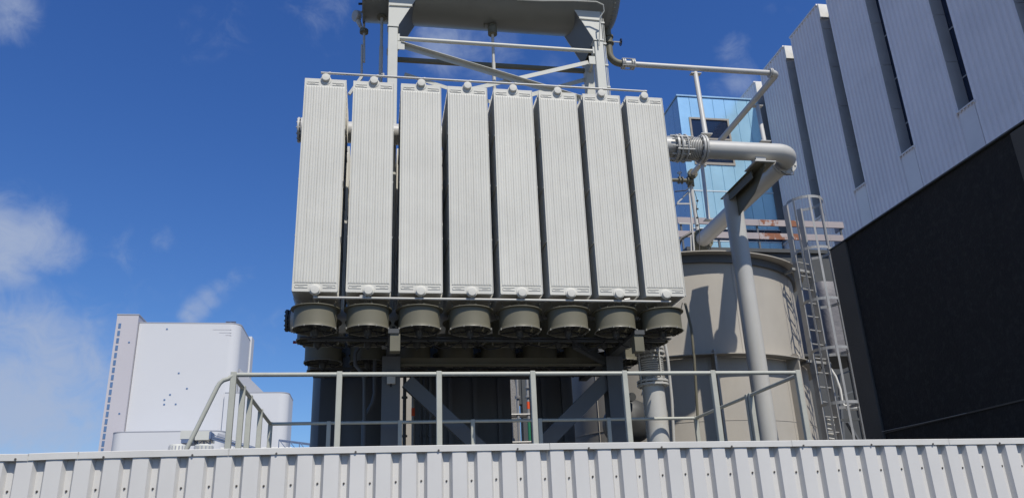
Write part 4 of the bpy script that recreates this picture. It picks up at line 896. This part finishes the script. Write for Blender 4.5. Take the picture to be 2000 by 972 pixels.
# down pipe on the left flank of the tank
mb = MB(); mb.tube([at(1297, 660, Y=13.0), at(1304, 700, Y=13.0), at(1312, 780, Y=13.0), at(1318, 905, Y=13.0)], .028, 10); mb.tube([at(1293, 664, Y=13.0), at(1290, 655, Y=13.0), at(1297, 648, Y=13.0), at(1300, 655, Y=13.0)], .015, 8)
solo('down_pipe', mb, 'pipe', 'thin upright pipe just right of the bellows riser', 'pipe')
mb = MB(); mb.tube([at(1338, 592, Y=13.1), at(1350, 640, Y=13.1), at(1356, 700, Y=13.1), at(1362, 800, Y=13.1), at(1366, 905, Y=13.1)], .024, 10)
solo('down_pipe', mb, 'fan', 'thin dark pipe crossing in front of the ring of the round tank', 'pipe')

# ================================================================== CAGED LADDER
ld = thing('caged_ladder', 'galvanised caged ladder on the right side of the round tank', 'ladder', (8.4, 13.9, 0))
A0, A1 = Vector((8.27, 13.85, 0)), Vector((8.66, 14.0, 0)); ZL = 8.01
rd = (A1 - A0).normalized(); nd = Vector((rd.y, -rd.x, 0))
for a in (A0, A1):
    mb = MB(); mb.bar(a + Vector((0, 0, 2.0)), a + Vector((0, 0, ZL)), .045, .11, upv=nd); 
    for k in range(3): z_ = 2.6 + k * 1.9; mb.bar(a + Vector((0, 0, z_)), a + Vector((0, 0, z_ + .25)), .055, .12, upv=nd)
    part('stringer', mb, 'alu', ld)
z_ = 2.3
while z_ < 6.9: part('rung', MB().cyl(A0 + Vector((0, 0, z_)), A1 + Vector((0, 0, z_)), .016, n=8), 'alu', ld); z_ += .28
hc = (A0 + A1) / 2; hw = (A1 - A0).length / 2
def hoop(z, rr=.36):
    c = hc + nd * .30 + Vector((0, 0, z)); pts = [A0 + Vector((0, 0, z)) - rd * .02] + [c + rd * (rr * math.cos(R(a))) * 1.0 + nd * (rr * math.sin(R(a))) for a in range(200, -21, -12)][0:0]
    out = [A0 + Vector((0, 0, z))]
    for a in range(205, -26, -10):
        out.append(c - rd * (-rr * math.cos(R(a))) + nd * (rr * math.sin(R(a))))
    out.append(A1 + Vector((0, 0, z))); return out
def strapbm(pts, w, th=.006):
    mb = MB(); n = len(pts)
    for i in range(n - 1):
        mb.bar(pts[i], pts[i + 1], th, w, upv=(0, 0, 1))
    return mb
hz = [ZL - .03, 6.90, 5.86, 4.9, 3.88, 2.9]
for z in hz: part('cage_hoop', strapbm(hoop(z), .055), 'alu', ld)
for i in (4, 9, 13, 16, 20):
    p = hoop(0)[i]; c = hc + nd * .3; o_ = (p - c).normalized() * .006; part('cage_strap', MB().bar(p + o_ + Vector((0, 0, 2.6)), p + o_ + Vector((0, 0, ZL)), .006 if False else .04, .006, upv=(p - c).normalized()), 'alu', ld)
for z in (6.62, 4.75, 3.0):
    mb = MB(); 
    for a in (A0, A1): mb.bar(a + Vector((0, 0, z)), a - nd * .30 + Vector((0, 0, z)), .05, .05)
    mb.bar(A0 - rd * .12 - nd * .02 + Vector((0, 0, z)), A1 + rd * .12 - nd * .02 + Vector((0, 0, z)), .04, .05); part('wall_bracket', mb, 'alu', ld)

# silver wrapped box
p, q = at(1599, 545, Y=16.6), at(1656, 690, Y=16.6); mb = MB()
import mathutils
random.seed(3)
secs = []
for k in range(9):
    z_ = q.z + (p.z - q.z) * k / 8; row = []
    for i in range(24):
        a = 2 * math.pi * i / 24; sx = (q.x - p.x) / 2 + .15; sy = .7; ca, sa = math.cos(a), math.sin(a); e = .35
        rr = random.uniform(.97, 1.03) * (1 if k < 7 else .96 if k == 7 else .82)
        row.append(((p.x + q.x) / 2 + .15 + sx * rr * math.copysign(abs(ca) ** e, ca), 17.3 + sy * rr * math.copysign(abs(sa) ** e, sa), z_))
    row.append(row[0]); secs.append(row)
mb.sheet(secs); mb._add(secs[-1][:-1], [tuple(range(24))]); mb._add(secs[0][:-1], [tuple(range(24))[::-1]])
bmesh.ops.remove_doubles(mb.bm, verts=mb.bm.verts[:], dist=.001)
solo('wrapped_unit', mb, 'foil', 'crumpled silver grey wrapped unit between the ladder and the black wall', 'insulated unit', ang=60)
mb = MB(); b0, b1 = q.x - 1.3, q.x + .5
for xx in (b0 + .3, b1 - .2): mb.bar((xx, 17, 0), (xx, 17, q.z - .06), .12)
mb.box(b0, b1 + .2, 16.6, 18.0, q.z - .06, q.z - .004); solo('unit_stand', mb, 'dark', 'dark steel stand below the silver wrapped unit', 'frame')
# white bent pipe, louvres and stair bits low behind the ladder
mb = MB(); Yw = 16.0; mb.tube([at(a, b, Y=Yw) for a, b in ((1621, 718), (1632, 735), (1641, 760), (1645, 785), (1650, 794), (1662, 797), (1700, 797))], .03, 10); mb.cyl(at(1650, 795, Y=Yw), at(1700, 795, Y=Yw), .06, n=12)
solo('white_bent_pipe', mb, 'white', 'bright bent pipe low behind the ladder cage', 'pipe')
lv = thing('louvre_grille', 'small sunlit louvre grille low behind the foot of the ladder', 'grille', tuple(at(1625, 860, Y=16.4)))
for k in range(6):
    p, q = at(1614, 818 + k * 9.0, Y=16.4), at(1633 - (k % 3) * 2, 821 + k * 9.0, Y=16.4); part('slat', MB().bar(p, q, .10, .015), 'white', lv)
part('grille_frame', MB().bar(at(1611, 812, Y=16.45), at(1616, 870, Y=16.45), .04).bar(at(1636, 812, Y=16.45), at(1641, 870, Y=16.45), .04).bar(at(1634, 820, Y=16.45), at(1680, 818, Y=16.45), .05), 'dark', lv)
mb = MB(); mb.bar(at(1637, 732, Y=17), at(1660, 724, Y=17), .03); mb.bar(at(1632, 775, Y=17), at(1665, 764, Y=17), .03); mb.bar(at(1655, 824, Y=17), at(1680, 868, Y=17), .12, .05); mb.bar(at(1637, 732, Y=17), at(1650, 880, Y=17), .05)
solo('stair_rail', mb, 'darktank', 'thin dark stair rails between the ladder cage and the wall pier', 'railing')

# rusty guard rails behind the ladder
gr = thing('rusty_guard_rail', 'two faded horizontal boards with rust patches in front of the blue building', 'railing', (13.3, 24, 0))
for (ya, yb) in ((426, 441), (452, 465)):
    a, m0, m1, b = at(1322, ya, Y=24), at(1481, ya + 3, Y=24), at(1545, ya + 3, Y=24), at(1646, ya + 8, Y=24); th = at(1480, ya + 3, Y=24).z - at(1480, ya + 15, Y=24).z
    z_ = m0.z
    for (x0, x1, mm, lb) in ((a.x, m0.x, 'rail2', None), (m0.x, m1.x + .35, 'rust', 'board with rusty brown patches'), (m1.x + .35, b.x, 'rail2', None)):
        part('guard_board', MB().box(x0 + .004, x1 - .004, 23.97, 24.02, z_ - th, z_, .004), mm, gr, label=lb)
    part('end_return', MB().box(b.x - .05, b.x, 24.03, 24.5, z_ - th, z_), 'rail2', gr)
for px in (1330, 1400, 1478, 1560, 1640): X_ = at(px, 440, Y=24.05).x; part('post', MB().box(X_ - .03, X_ + .03, 24.03, 24.09, 10.26, 12.05), 'darktank', gr)
solo('flat_roof', MB().box(9.6, 19.0, 22.0, 27.9, 10.23, 10.26), 'dark', None, None, kind='structure')

# ================================================================== RAILING
RZt = 3.295; px0 = -1.36; prx = 4.62; fy, by = 8.0, 11.08
rl = thing('handrail', 'grey green tubular handrail round the platform in front of the stand', 'railing', (1.6, 8, 0))
posts = [-1.36, -.35, .64, 1.61, 2.60, 3.59, 4.58]
for xx in posts:
    mb = MB(); mb.box(xx - .0275, xx + .0275, fy - .012, fy + .043, 2.05, RZt + .028, .004); part('post', mb, 'rail', rl)
mb = MB()
for a, b in zip(posts[:-1], posts[1:]): mb.cyl((a + .028, fy + .01, RZt), (b - .028, fy + .01, RZt), .022, n=16)
part('top_rail', mb, 'rail', rl)
mb = MB(); mb.cyl((px0, fy + .05, RZt - .012), (px0, by - .02, RZt - .012), .022, n=14); part('side_rail', mb, 'rail', rl)
mb = MB(); mb.cyl((prx, fy + .05, RZt - .012), (prx, by - .02, RZt - .012), .022, n=14); part('side_rail', mb, 'rail', rl)
mb = MB(); mb.cyl((px0, by, RZt - .012), (prx, by, RZt - .012), .022, n=14); part('back_rail', mb, 'rail', rl)
for xx, yy in ((px0, 8.62), (px0, 9.15), (px0, 10.05), (px0, by), (prx, 9.27), (prx, 9.36), (prx, by), (-.6, by), (.35, by), (1.35, by), (2.3, by), (3.3, by)):
    part('post', MB().box(xx - .0275, xx + .0275, yy - .0275, yy + .0275, 2.05, RZt + .012, .004), 'rail', rl)
e = [Vector((px0, fy + .01, RZt)), at(446, 739, Y=fy), at(436, 742, Y=fy), at(429, 748, Y=fy), at(424, 756, Y=fy), at(365, 875, Y=fy), at(340, 925, Y=fy)]
mb = MB(); mb.tube(e, .022, 12); part('stair_rail', mb, 'rail', rl)
pf = thing('platform', 'steel grating platform hidden behind the fence under the handrail', 'platform', (1.6, 9.5, 0))
part('grating', MB().box(-1.45, 4.72, 7.9, 11.2, 1.97, 2.05), 'grating', pf)
for xx in (-1.3, 1.6, 4.55):
    for yy in (8.1, 11.0): part('leg', MB().box(xx - .05, xx + .05, yy - .05, yy + .05, 0, 1.968), 'frame', pf)
mb = MB()
for k in range(9): mb.box(-1.5 - .25 * (k + 1), -1.5 - .25 * k, 7.9, 8.8, 1.97 - .2 * (k + 1), 2.0 - .2 * (k + 1))
part('stair_tread', mb, 'grating', pf)

for o in list(bpy.data.objects):
    if '_loc' in o: del o['_loc']
